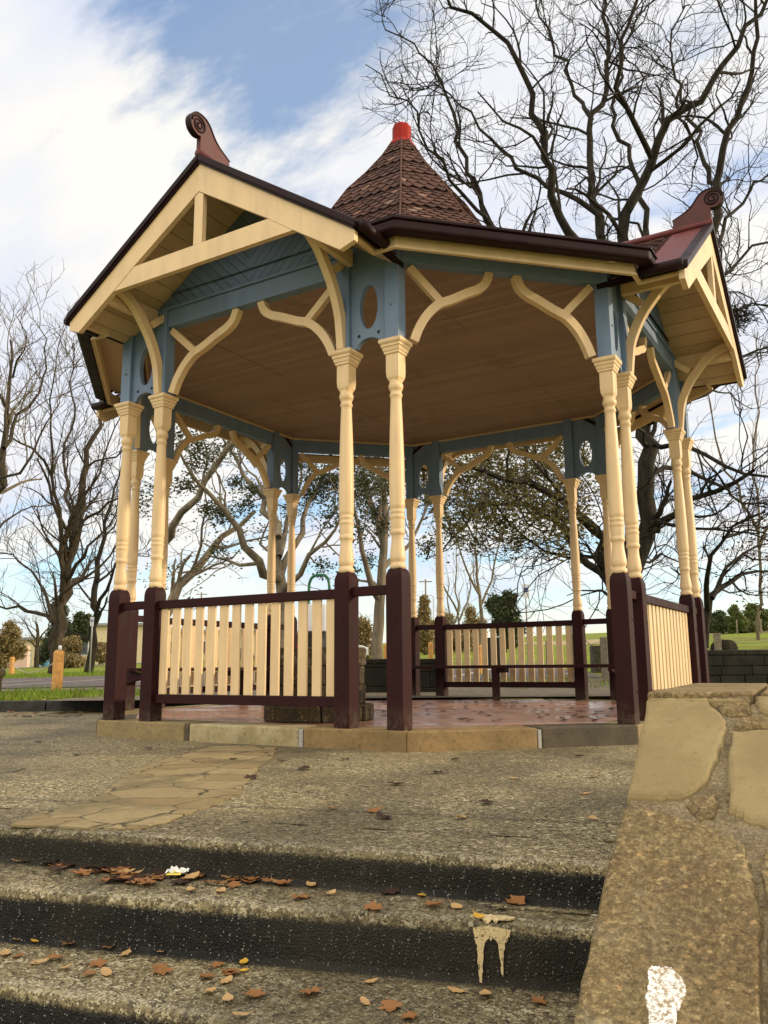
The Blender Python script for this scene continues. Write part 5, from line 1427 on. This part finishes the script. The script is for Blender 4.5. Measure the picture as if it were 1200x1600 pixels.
leafy('evergreen_tree', 'round-headed dark evergreen behind the back balustrade, left of the parking sign', 785, 1005, 916, 30, 48, M['pine'], G(60), n=1300, size=.22, lobes=11)
leafy('cypress_tree', 'tall narrow olive cypress just left of the paired back columns', 661, 1012, 925, 17, 50, M['drybush'], G(61), n=1000, size=.22, shape='cone', lobes=10)
for i, (x, y0, y1, hw_, v, mt, lab) in enumerate((
        (705, 1015, 948, 34, 55, 'drybush', 'brown leafless-looking thicket behind the left end of the back slats'), (738, 1012, 945, 26, 58, 'drybush', 'brownish tree mass left of the round evergreen'),
        (672, 1016, 962, 24, 52, 'drybush', 'low brown thicket below the olive cypress'), (800, 1010, 972, 22, 60, 'pine', 'low dark bushy tree at the foot of the round evergreen'), (560, 1024, 962, 26, 44, 'drybush', 'olive brown bush glimpsed beside the thick gum trunk'),
        (485, 1022, 955, 30, 60, 'drybush', 'olive bushy tree behind the parked silver car'),
        (18, 1038, 962, 30, 46, 'drybush', 'broad rusty brown bush at the far left before the low pink wall'), (112, 1034, 985, 26, 50, 'drybush', 'twiggy brown bush before the cream building left of the second trunk'),
        (165, 1034, 1000, 18, 52, 'drybush', 'small twiggy bush behind the left parking sign'), (88, 1032, 930, 30, 60, 'pine', 'dark green conifer behind the stout bare trunk'), (128, 1032, 950, 26, 62, 'pine', 'dark low conifer between the two bare trunks on the left'))):
    leafy('background_bush', lab, x, y0, y1, hw_, v, M[mt], G(70 + i), cat='bush', n=900, size=.20, shape='bush', trunk=(mt == 'pine' and i > 8), lobes=9)
labs = ['leftmost dark green shrub of the far row beyond the field, nearest the burgundy posts', 'tall yellow-green shrub second in the far row beyond the field', 'grey-green rounded shrub low in the middle of the far row', 'dark green tree-like shrub third tall one in the far row', 'bright green loose shrub toward the right end of the far row', 'right-hand end shrub of the far row, cut by the picture edge', 'tall green shrub behind the burgundy posts in the far row', 'low dark shrub filling the foot of the far row']
for i, (x, y1, hw_) in enumerate(((1118, 966, 18), (1146, 957, 17), (1140, 977, 24), (1172, 959, 16), (1186, 966, 17), (1206, 962, 18), (1100, 970, 18), (1170, 978, 26))):
    leafy('far_shrub', labs[i], x, 1000, y1, hw_, 62 + i * 1.5, M['shrub' if i in (1, 3, 4, 6) else 'pine'], G(90 + i), cat='shrub', group='shrubs in the far row', n=900, size=.20, shape='bush', trunk=False, lobes=8)

# --- grass tufts on the verges
gt = MB(); gg = G(99)
def blade_patch(n, u0, u1, v0, v1, h):
    U = gg.uniform(u0, u1, n); V_ = gg.uniform(v0, v1, n)
    P = CAM[None, :] + FH[None, :] * V_[:, None] + RH[None, :] * U[:, None]; Z = terrain(P[:, 0], P[:, 1])
    keep = (((P[:, :2] - K0) @ KN) > .35); P = P[keep]; Z = Z[keep]; n = len(P)
    cl = np.sin(P[:, 0] * 5.1) + np.sin(P[:, 1] * 4.3 + 1) + gg.normal(0, .6, n)
    hh = h * gg.uniform(.4, 1.2, n) * (1 + .35 * np.clip(cl, -1.5, 2))
    a = gg.uniform(0, 6.28, n); w = .008 + .004 * gg.random(n)
    dx, dy = np.cos(a) * w, np.sin(a) * w; lx, ly = gg.normal(0, .35, n) * hh, gg.normal(0, .35, n) * hh
    p0 = np.stack([P[:, 0] - dx, P[:, 1] - dy, Z - .01], 1); p1 = np.stack([P[:, 0] + dx, P[:, 1] + dy, Z - .01], 1); p2 = np.stack([P[:, 0] + lx, P[:, 1] + ly, Z + hh], 1)
    o = len(gt.v); gt.v.extend(map(tuple, np.stack([p0, p1, p2], 1).reshape(-1, 3))); gt.f.extend([[o + 3 * i, o + 3 * i + 1, o + 3 * i + 2] for i in range(n)]); gt.mi.extend([0] * n); gt.sm.extend([False] * n)
blade_patch(9000, -9, -3.6, 12.0, 15.1, .10)
blade_patch(9000, -16, -4, 26.6, 34, .12)
blade_patch(6000, 2, 10, 12.6, 17, .10)
tag(gt.build('grass', M['blade']), kind='stuff')

# ================================================================== BACKGROUND OBJECTS
def post(name, label, x, v, h, w, mat, cat, group=None, pointed=True, sink=.1):
    b = foot(x, v); m = MB()
    pr_ = [(w / 2, -sink), (w / 2, h * .94), (w * .30, h)] if pointed else [(w / 2, -sink), (w / 2, h - .01), (w / 2 - .01, h)]
    m.sqstack(pr_); o = m.build(name, mat, loc=tuple(b), rz=rng.uniform(-.3, .6), bevel=0.008); return tag(o, label, cat, group)
bg = 'timber bollards along the car park'
bo = post('bollard', 'large orange timber bollard with white-capped peg on the grass verge at left', 97, 15.4, .76, .145, M['bollard'], 'bollard', bg)
m = MB(); m.lathe([(.03, 0), (.03, .07), (.02, .09)], n=10); m.v = [(x + .04, y, z + .75) for x, y, z in m.v]; m.build('peg', M['white'], bo)
post('bollard', 'small timber bollard farther left across the asphalt', 26, 33, .72, .15, M['bollard'], 'bollard', bg)
post('bollard', 'timber bollard peeping over the dark wall beside the thick gum trunk', 603, 17.2, .78, .12, M['bollard'], 'bollard', bg)
post('bollard', 'timber bollard left of the paired back columns beyond the dark wall', 670, 19, .80, .11, M['bollard'], 'bollard', bg)
post('bollard', 'timber bollard seen through the back slats left of the dark boards', 746, 20, .70, .11, M['bollard'], 'bollard', bg)
post('bollard', 'grey weathered post between back slats right of the sign pole', 853, 19, .78, .13, M['greypost'], 'bollard', bg, False)
post('bollard', 'grey weathered post between the back newel and the front right post', 940, 15.5, .85, .15, M['greypost'], 'bollard', bg, False)
post('bollard', 'grey squared post on the lawn right of the burgundy posts, beside the dark log', 1113, 16.0, .46, .13, M['greypost'], 'bollard', bg, False)
q = foot(1122, 16.4); m = MB(); m.tube([q + RH * .0 + FH * (-.25) + np.array([0, 0, .16]), q + FH * .35 + RH * .05 + np.array([0, 0, .16])], [.17, .18], 12)
tag(m.build('log', M['oakbark']), 'short dark log lying behind the grey squared post at right', 'log')
def rope(label, a, b, sag, r=.012, mt='rope'):
    a, b = np.array(a), np.array(b); m = MB(); m.tube([a + (b - a) * t - np.array([0, 0, sag * 4 * t * (1 - t)]) for t in np.linspace(0, 1, 14)], r, 6); tag(m.build('rope' if mt == 'rope' else 'wire', M[mt]), label, mt if mt == 'rope' else 'wire')
rope('slack pale rope from the large left bollard to the small far one', foot(97, 15.4) + (0, 0, .58), foot(26, 33) + (0, 0, .5), .30)
rope('thin dark wire sagging right from the grey squared post over the lawn', foot(1113, 16.0) + (0, 0, .38), foot(1225, 26) + (0, 0, .45), .25, .006, 'black')
# stump bin at the left edge
b = foot(-6, 14.2); m = MB(); m.ngon([(.17, -.05), (.19, .08), (.185, .30), (.20, .36), (.235, .40), (.235, .46), (.20, .50)], 12); o = m.build('stone_stump', M['pedestal'], loc=tuple(b + (0, 0, -.05)), bevel=.01); tag(o, 'squat weathered yellowish stone stump cut off by the left edge', 'stone stump')

# dark stone walls behind the bandstand
def course_wall(name, label, x0, x1, v, zb, zt, th, mat, g, dv=0.0, cat='wall', cap=True, stone=(.45, .18)):
    ul, ur = (x0 - 600) / F_PX * v, (x1 - 600) / F_PX * v
    a, b = CAM + FH * v + RH * ul, CAM + FH * (v + dv) + RH * ur; L = np.linalg.norm((b - a)[:2]); d = (b - a) / L; d[2] = 0; nn = np.array([d[1], -d[0], 0]); nn = nn if nn @ FH < 0 else -nn
    o = tag(empty(name, (a[0], a[1], zb)), label, cat); m = MB(); off = (-a[0], -a[1], -zb)
    mid = (a + b) / 2; ang_ = math.atan2(d[1], d[0])
    zc = zt - (.07 if cap else 0); z = zb
    m.box((mid[0], mid[1], (zb + zc) / 2), (L, th * .8, zc - zb), rz=ang_)
    while z < zc - .02:
        hh = min(stone[1] * g.uniform(.75, 1.25), zc - z); s_ = -g.uniform(0, .3)
        while s_ < L:
            w = stone[0] * g.uniform(.6, 1.5); s0, s1 = max(s_, 0), min(s_ + w - .006, L)
            if s1 - s0 > .04:
                p = a + d * (s0 + s1) / 2 + nn * (th * .32 + g.uniform(0, .025)); m.box((p[0], p[1], z + hh / 2), (s1 - s0, th * .4, hh - .005), rz=ang_)
            s_ += w
        z += hh
    m.build('stonework', mat, o, off, bevel=.012)
    if cap:
        m = MB(); s_ = 0
        while s_ < L:
            w = g.uniform(.6, 1.0); s1 = min(s_ + w - .006, L); p = a + d * (s_ + s1) / 2; m.box((p[0], p[1], zt - .035 + g.uniform(-.004, .004)), (s1 - s_, th + .06, .07), rz=ang_); s_ += w
        m.build('coping', mat, o, off, bevel=.012)
    return o
course_wall('dark_stone_wall', 'low dark mossy stone wall across the back opening of the bandstand', 492, 612, 13.6, -.15, .565, .35, M['bluestone'], G(120), stone=(.6, .24))
course_wall('dark_stone_wall', 'separate end of dark stone wall just left of the paired back columns', 641, 680, 13.6, -.15, .56, .35, M['bluestone'], G(121), stone=(.5, .24))
course_wall('dark_stone_wall', 'dark stone retaining wall below the lawn at the right edge', 1062, 1290, 12.0, -.3, .63, .4, M['bluestone'], G(122), stone=(.42, .15))
course_wall('field_stone_wall', 'rough mossy field stone wall on the lawn behind the front right post', 918, 968, 20, ground_z(*foot(940, 20)[:2]) - .1, ground_z(*foot(940, 20)[:2]) + .62, .5, M['drystone'], G(123), cap=False, stone=(.30, .16))

# sign poles
def sign(label, x, v, ytop, hs, ws, pole_bottom=None):
    b = foot(x, v); k = v / F_PX; H = at(x, ytop, v)[2] - b[2]
    o = tag(empty('parking_sign', tuple(b), math.atan2(-FH[1], -FH[0]) + math.pi / 2), label, 'sign', 'accessible parking signs')
    m = MB(); m.lathe([(.026, -.2), (.026, H - .02), (.02, H)], n=10); m.build('pole', M['steel'], o)
    m = MB(); m.box((0, -.04, H - hs / 2), (ws, .012, hs)); pl = m.build('sign_panel', M['white'], o, bevel=.004)
    s = ws * .62; m = MB(); m.box((0, -.0485, H - hs * .42), (s, .004, s)); m.build('blue_square', M['signblue'], pl)
    # seated wheelchair figure: head, back, arm, leg and wheel ring
    m = MB(); y = -.0515; c = np.array([0, H - hs * .42]); u = s / 10
    F = lambda pts: m.prism([(c[0] + a * u, c[1] + b_ * u) for a, b_ in pts], lambda a, b_, t: (a, t, b_), y - .0008, y + .0008)
    F([(-1.2 + .75 * math.cos(t), 3.5 + .75 * math.sin(t)) for t in np.linspace(0, 2 * math.pi, 12, endpoint=False)])
    F([(-1.6, 2.6), (-.7, 2.6), (-.5, -.4), (-1.5, -.4)]); F([(-.7, 1.5), (1.6, 1.3), (1.6, .7), (-.7, .8)])
    F([(-.6, .2), (1.6, .2), (2.9, -3.2), (2.1, -3.5), (1.0, -.6), (-.6, -.6)])
    n_ = 20; ro, ri = 2.7, 2.0; pts = [(-.5 + ro * math.cos(t), -1.6 + ro * math.sin(t)) for t in np.linspace(2.3, 6.1, n_)] + [(-.5 + ri * math.cos(t), -1.6 + ri * math.sin(t)) for t in np.linspace(6.1, 2.3, n_)]
    for i in range(n_ - 1):
        F([pts[i], pts[i + 1], pts[2 * n_ - 2 - i], pts[2 * n_ - 1 - i]])
    m.build('wheelchair_symbol', M['white'], pl)
    return o
sign('white and blue wheelchair sign on a steel pole rising above the back rail', 820, 26, 913, .42, .215)
sign('white and blue wheelchair sign on a steel pole between the two bare trunks at left', 146, 29, 964, .32, .125)
# dark information boards
for i, (x, lab) in enumerate(((757, 'left of two dark upright panels seen through the back slats'), (777, 'right of two dark upright panels seen through the back slats'))):
    b = foot(x, 24); o = tag(empty('information_board', tuple(b), math.atan2(-FH[1], -FH[0]) + math.pi / 2), lab, 'board', 'dark panels beyond the back slats')
    m = MB(); m.box((0, 0, .47), (.23, .07, .80)); m.build('panel', M['black'], o, bevel=.01)
    m = MB(); m.box((0, 0, .04), (.28, .12, .18)); m.build('plinth', M['bluestone'], o, bevel=.01)
# utility poles
for i, (x, v, y1, lab) in enumerate(((664, 70, 905, 'thin far utility pole beside the olive cypress'), (314, 80, 925, 'thin far utility pole above the left front slats'))):
    b = foot(x, v); H = at(x, y1, v)[2] - b[2]; o = tag(empty('utility_pole', tuple(b), .5), lab, 'pole', 'far utility poles')
    m = MB(); m.lathe([(.10, -.5), (.065, H)], n=8); m.build('pole', M['greypost'], o)
    m = MB(); m.box((0, 0, H * .965), (1.1, .07, .08)); m.build('cross_arm', M['greypost'], o)
# street lamp arm near the cypress
b = foot(676, 60); H = at(676, 932, 60)[2] - b[2]; o = tag(empty('street_lamp', tuple(b), math.atan2(RH[1], RH[0])), 'slim grey street lamp with short arm before the cypress', 'street lamp')
m = MB(); m.lathe([(.07, -.3), (.05, H)], n=8); m.build('lamp_post', M['steel'], o)
m = MB(); m.tube(smooth([(0, 0, H - .02), (-.25, 0, H + .10), (-.7, 0, H + .06)], 4), .03, 6); m.build('arm', M['steel'], o)
m = MB(); m.box((-.8, 0, H + .04), (.45, .16, .09)); m.build('lamp_head', M['white'], o, bevel=.03)

# buildings at the left
def building(name, label, x0, x1, v, ytop, depth, mat, wins, roof=True, skip=0):
    b0 = foot(x0, v); k = v / F_PX; W = (x1 - x0) * k; H = at((x0 + x1) / 2, ytop, v)[2] - b0[2]
    o = tag(empty(name, tuple(b0), math.atan2(RH[1], RH[0])), label, 'building')
    m = MB(); m.box((W / 2, depth / 2, H / 2 - .4), (W, depth, H + .8)); m.build('wall', mat, o)
    if roof: m = MB(); m.box((W / 2, depth / 2 - .1, H + .12), (W + .5, depth + .6, .22)); m.build('roof', M['roofgrey'], o, bevel=.02)
    for (a, z, w, h, mt) in wins:
        m = MB(); m.box((a, -.03, z + h / 2), (w, .09, h)); f = m.build('window', M['white'], o)
        m = MB(); m.box((a, -.08, z + h / 2), (w - .12, .03, h - .12)); m.build('pane', M[mt], f)
    return o
building('cream_building', 'long cream building behind the bare trees at left, high blank wall', 112, 235, 72, 978, 14, M['render'], [(1.2, .8, 1.0, 1.3, 'glass'), (4.2, .8, 1.0, 1.3, 'glass')])
building('cream_building', 'lower cream building seen through the left front slats', 236, 405, 76, 988, 12, M['render'], [(1.6, .6, 1.1, 1.2, 'glass'), (4.6, .6, 1.1, 1.2, 'glass'), (7.6, .6, 1.1, 1.2, 'glass')])
building('office_building', 'small cream shopfront with blue cladding between the left trunks', 28, 80, 74, 1000, 8, M['render'], [(.9, .2, 1.2, 1.0, 'signblue'), (2.5, .1, .9, 1.2, 'glass')])
b = foot(63, 70); o = tag(empty('blue_cabin', tuple(b), math.atan2(RH[1], RH[0])), 'pale blue cabin glimpsed beside the stout bare trunk', 'cabin')
m = MB(); m.box((.45, 1, .75), (1.0, 2, 1.7)); m.build('wall', M['bluebox'], o)
m = MB(); m.box((.45, 1, 1.65), (1.2, 2.2, .12)); m.build('roof', M['roofgrey'], o)
for j in range(3): m = MB(); m.box((.45, -.02, .5 + j * .35), (.8, .06, .12)); m.build('louvre', M['white'], o)
a0, a1 = foot(-60, 64), foot(52, 64); m = MB(); H = .75
m.bar((a0[0], a0[1], (a0[2] + a1[2]) / 2 + H / 2), (a1[0], a1[1], (a0[2] + a1[2]) / 2 + H / 2), .25, H + .3)
lw = m.build('low_wall', M['pinkwall'], bevel=.02); tag(lw, 'low pale pink rendered wall along the far road at left', 'wall')
m = MB(); b = foot(47, 63.8); m.box((b[0], b[1], b[2] + .8), (.35, .35, 1.7), rz=.5); m.build('end_pillar', M['pinkwall'], lw)

# parked silver car beyond the pedestal
def car(label, x0, x1, v, mat, cat='car'):
    b0 = foot(x0, v); k = v / F_PX; L = (x1 - x0) * k; W = 1.8
    o = tag(empty('parked_car', tuple(b0), math.atan2(RH[1], RH[0])), label, cat); s = L / 4.4
    side = [(0, .42), (.02, .95), (.10, 1.08), (.32, 1.14), (.60, 1.66), (.85, 1.74), (2.35, 1.72), (2.75, 1.60), (3.25, 1.12), (4.15, .98), (4.36, .82), (4.40, .42), (4.0, .30), (.4, .30)]
    m = MB(); m.prism([(u * s, w * s) for u, w in side], lambda u, w, t: (u, t, w), 0, W * s); bd_ = m.build('body', mat, o, bevel=.05 * s)
    for wn in ([(.48, 1.16), (.72, 1.60), (1.35, 1.62), (1.35, 1.16)], [(1.45, 1.16), (1.45, 1.62), (2.25, 1.61), (2.30, 1.16)], [(2.40, 1.16), (2.36, 1.60), (2.70, 1.52), (3.05, 1.16)]):
        for y0, y1 in ((-.012, .0), (W * s, W * s + .012)):
            m = MB(); m.prism([(u * s, w * s) for u, w in wn], lambda u, w, t: (u, t, w), y0, y1); m.build('window', M['glass'], o)
    for u in (.85, 3.5):
        for y in (-.02, W * s - .16):
            m = MB(); m.lathe([(.20 * s, 0), (.33 * s, .02), (.34 * s, .10), (.33 * s, .17), (.2 * s, .19)], n=20); m.v = [(a + u * s, c + y, b_ + .34 * s) for a, b_, c in m.v]; wh = m.build('wheel', M['tyre'], o)
            m = MB(); m.lathe([(.19 * s, 0), (.17 * s, .02), (.05 * s, .03)], n=14); m.v = [(a + u * s, -c + y + .002, b_ + .34 * s) for a, b_, c in m.v]; m.build('rim', M['steel'], wh)
    m = MB(); m.box((-.01, .2 * s, 1.0 * s), (.06, .22 * s, .3 * s)); m.build('tail_light', M['redlight'], o, bevel=.01)
    m = MB(); m.box((.06, -.006, 1.0 * s), (.2 * s, .03, .22 * s)); m.build('tail_light', M['redlight'], o, bevel=.005)
    m = MB(); m.box((4.30 * s, -.006, .84 * s), (.22 * s, .03, .14 * s)); m.build('headlight', M['white'], o, bevel=.005)
    m = MB(); m.box((2.2 * s, -.01, .36 * s), (2.0 * s, .03, .14 * s)); m.build('sill', M['black'], o)
    return o
car('silver estate car parked beyond the pedestal, seen between the front slats', 462, 574, 40, M['silver'])
car('dark car parked behind the left end of the front slats', 345, 400, 52, M['black'])

# far field fence posts at right
for i, (x, lab) in enumerate(((1145, 'left of three thin fence posts in the dry field'), (1182, 'thickest of three thin fence posts in the dry field'), (1196, 'right-hand thin fence post by the picture edge in the dry field'))):
    post('fence_post', lab, x, 55, 1.0, .07 if i != 1 else .12, M['greypost'], 'fence post', 'fence posts in the dry field', False)

# ================================================================== LEAVES AND LITTER
def leaf_mesh(name, kind, mat, seed, size):
    g = random.Random(seed); n = 9; m = MB()
    L = size; W = size * (.30 if kind == 'slim' else .42); mid = []; lo = []; ro = []
    curl = g.uniform(.05, .26) * L; tw = g.uniform(-.5, .5)
    for i in range(n):
        t = i / (n - 1); w = W * math.sin(math.pi * min(1, t * .96 + .02)) ** .75
        if kind == 'oak': w *= 1 + .38 * math.sin(t * math.pi * 5.2 + seed)
        z = curl * (t - .5) ** 2 * 2.2; a = tw * (t - .5)
        mid.append((L * (t - .5), 0, z)); lo.append((L * (t - .5), -w * math.cos(a), z + .28 * w * g.uniform(.0, 1.2) - w * math.sin(a) * .4)); ro.append((L * (t - .5), w * math.cos(a), z + .28 * w * g.uniform(.0, 1.2) + w * math.sin(a) * .4))
    m.add(mid + lo + ro, [(i, i + 1, n + i + 1, n + i) for i in range(n - 1)] + [(i + 1, i, 2 * n + i, 2 * n + i + 1) for i in range(n - 1)], 0, True)
    m.tube([(L * .48, 0, mid[-1][2]), (L * .60, L * .03, mid[-1][2] + .002), (L * .72, L * .02, mid[-1][2] + .006)], [.0012, .001, .0008], 4)
    zmin = min(q[2] for q in m.v)
    m.v = [(a, b_, c - zmin) for a, b_, c in m.v]
    me = bpy.data.meshes.new(name); me.from_pydata(m.v, [], m.f); me.materials.append(mat); me.polygons.foreach_set('use_smooth', m.sm); me.update(); return me
LK = {'b': [leaf_mesh('brown_leaf', 'oak', M['deadleaf'], s, .060) for s in (1, 2, 3, 4)], 't': [leaf_mesh('tan_leaf', 'slim', M['paleleaf'], s, .058) for s in (5, 6, 7)], 'g': [leaf_mesh('golden_leaf', 'slim', M['goldleaf'], s, .045) for s in (8, 9)],
      'd': [leaf_mesh('dark_leaf', 'oak', M['darkleaf'], s, .075) for s in (10, 11, 12)]}
def leaf(x, y, z, kind, where, scale=1.0, lab=None):
    q = on_z(x, y, z); nm = {'b': 'brown_leaf', 't': 'tan_leaf', 'g': 'golden_leaf', 'd': 'dark_leaf'}[kind]
    o = bpy.data.objects.new(nm, rng.choice(LK[kind])); COL.objects.link(o)
    o.location = (q[0], q[1], z + .0035); o.rotation_euler = (rng.uniform(-.14, .14), rng.uniform(-.14, .14), rng.uniform(0, 6.28)); s = scale * rng.uniform(.8, 1.2); o.scale = (s, s, s)
    desc = {'b': 'curled russet brown oak leaf', 't': 'pale tan slender leaf', 'g': 'bright golden yellow leaf', 'd': 'wet dark brown leaf'}[kind]
    tag(o, f'{desc} fallen on {where}', 'leaf', f'{desc} fallen on {where}'.replace('leaf', 'leaves', 1))
ZS1, ZS2 = -.262, -.42
W1_, W2_, WT = 'the second step', 'the lowest visible step', 'the terrace before the bandstand'
for x, y, k in ((36, 1347, 't'), (78, 1351, 'd'), (100, 1354, 'd'), (124, 1349, 'b'), (140, 1355, 'd'), (158, 1358, 'd'), (172, 1362, 'b'), (182, 1369, 'b'), (196, 1364, 't'), (204, 1370, 'b'), (128, 1367, 'b'), (208, 1380, 'b'), (222, 1375, 'd'), (236, 1372, 'b'), (247, 1374, 'b'), (252, 1366, 'd'),
                (265, 1371, 'd'), (292, 1376, 'b'), (301, 1373, 'b'), (312, 1370, 'b'), (298, 1392, 't'), (345, 1394, 't'), (358, 1373, 't'), (364, 1377, 'b'), (384, 1374, 'd'), (390, 1378, 'b'), (433, 1380, 't'), (440, 1383, 'b'), (486, 1384, 't'), (470, 1404, 'b'), (583, 1420, 'b'), (610, 1396, 'd'),
                (659, 1401, 'g'), (678, 1416, 'b'), (714, 1419, 't'), (748, 1433, 'g'), (806, 1412, 'b'), (365, 1385, 'b'), (280, 1381, 'd'), (230, 1382, 'b'), (190, 1377, 'd'), (150, 1364, 'b')):
    leaf(x, y, ZS1 + .002, k, W1_, 1.0)
for x, y, k in ((8, 1492, 't'), (28, 1496, 'b'), (32, 1468, 't'), (54, 1472, 'g'), (62, 1506, 't'), (86, 1499, 'b'), (102, 1514, 't'), (95, 1467, 'd'), (108, 1476, 'b'), (130, 1473, 'b'), (140, 1523, 'b'), (166, 1522, 't'), (172, 1481, 'b'), (154, 1508, 'b'), (196, 1493, 't'), (250, 1514, 'b'), (254, 1520, 'b'),
                (252, 1487, 't'), (322, 1528, 'b'), (328, 1551, 't'), (340, 1510, 'b'), (356, 1520, 'b'), (362, 1522, 'b'), (382, 1518, 'g'), (381, 1505, 'g'), (356, 1563, 't'), (354, 1534, 't'), (398, 1556, 'b'), (376, 1588, 't'), (484, 1552, 'b'), (570, 1568, 't'), (580, 1535, 't'), (610, 1575, 'b'), (712, 1551, 't'), (758, 1556, 't'), (842, 1567, 'b'), (640, 1590, 'b')):
    leaf(x, y, ZS2 + .002, k, W2_, .85)
for x, y, k in ((928, 1214, 't'), (914, 1241, 't'), (926, 1280, 't'), (720, 1279, 't'), (600, 1278, 'd'), (365, 1187, 'd'), (392, 1216, 'd'), (475, 1202, 'd'), (540, 1187, 'd'), (712, 1187, 'd'), (806, 1217, 't'), (620, 1226, 'd'), (684, 1208, 'd'), (232, 1170, 'd'), (440, 1190, 'd'), (120, 1180, 'd'), (520, 1264, 'b'), (585, 1268, 'b'), (905, 1182, 'd'), (770, 1163, 'd'), (60, 1160, 'd'), (760, 1255, 'd')):
    leaf(x, y, GZ + .003, k, WT, 1.0)
gl = random.Random(4)
for i in range(90):
    x, y = gl.uniform(655, 960), gl.uniform(1094, 1128)
    q = on_z(x, y, 0)
    if abs(q[0]) + abs(q[1]) < 3.7 and max(abs(q[0]), abs(q[1])) < 2.45: leaf(x, y, .0, 'd', 'the red brick floor of the bandstand', .72)
for i in range(14):
    x, y = gl.uniform(564, 606), gl.uniform(1094, 1126); leaf(x, y, .0, 'd', 'the red brick floor of the bandstand', .72)
for i in range(34):
    x = gl.uniform(0, 158); y = 1113 + gl.uniform(-1, 8) - x * .012; leaf(x, y, GZ + .003, gl.choice('dtb'), 'the gutter along the far kerb', 1.3)
for i in range(26):
    x = gl.uniform(5, 158); q = foot(x, 12.6 + gl.uniform(0, 1.6)); xx, yy = px_of(q)
    leaf(xx, yy, q[2] + .02, gl.choice('tb'), 'the grass verge behind the kerb', 1.4)
gl2 = random.Random(12)
for i in range(20):
    x = gl2.uniform(70, 330) if i < 15 else gl2.uniform(330, 520); y = 1349 + (x - 70) * .075 + abs(gl2.gauss(0, 12))
    leaf(x, y, ZS1 + .002 + gl2.uniform(0, .010), gl2.choice('bbbbdt'), W1_, gl2.uniform(.7, 1.15))
# crumpled litter
q = on_z(278, 1369, ZS1); m = MB(); g = random.Random(9)
W_ = 7; vs = []
for j in range(5):
    for i in range(W_): vs.append(((i - 3) * .0125 + g.uniform(-.003, .003), (j - 2) * .013 + g.uniform(-.003, .003), .006 + abs(math.sin(i * 1.7 + j)) * .012 + g.uniform(0, .006) + (.012 if j == 4 else 0)))
m.add(vs, [(j * W_ + i, j * W_ + i + 1, (j + 1) * W_ + i + 1, (j + 1) * W_ + i) for j in range(4) for i in range(W_ - 1)])
lt = m.build('litter', M['paper'], loc=(q[0], q[1], ZS1 + .002), rz=.35); tag(lt, 'crumpled white and yellow wrapper among leaves on the second step', 'litter')
m = MB(); m.add([(-.030, -.034, .008), (.024, -.031, .010), (.020, -.014, .019), (-.022, -.016, .018)], [(0, 1, 2, 3)]); m.build('yellow_patch', M['yellowlit'], lt)
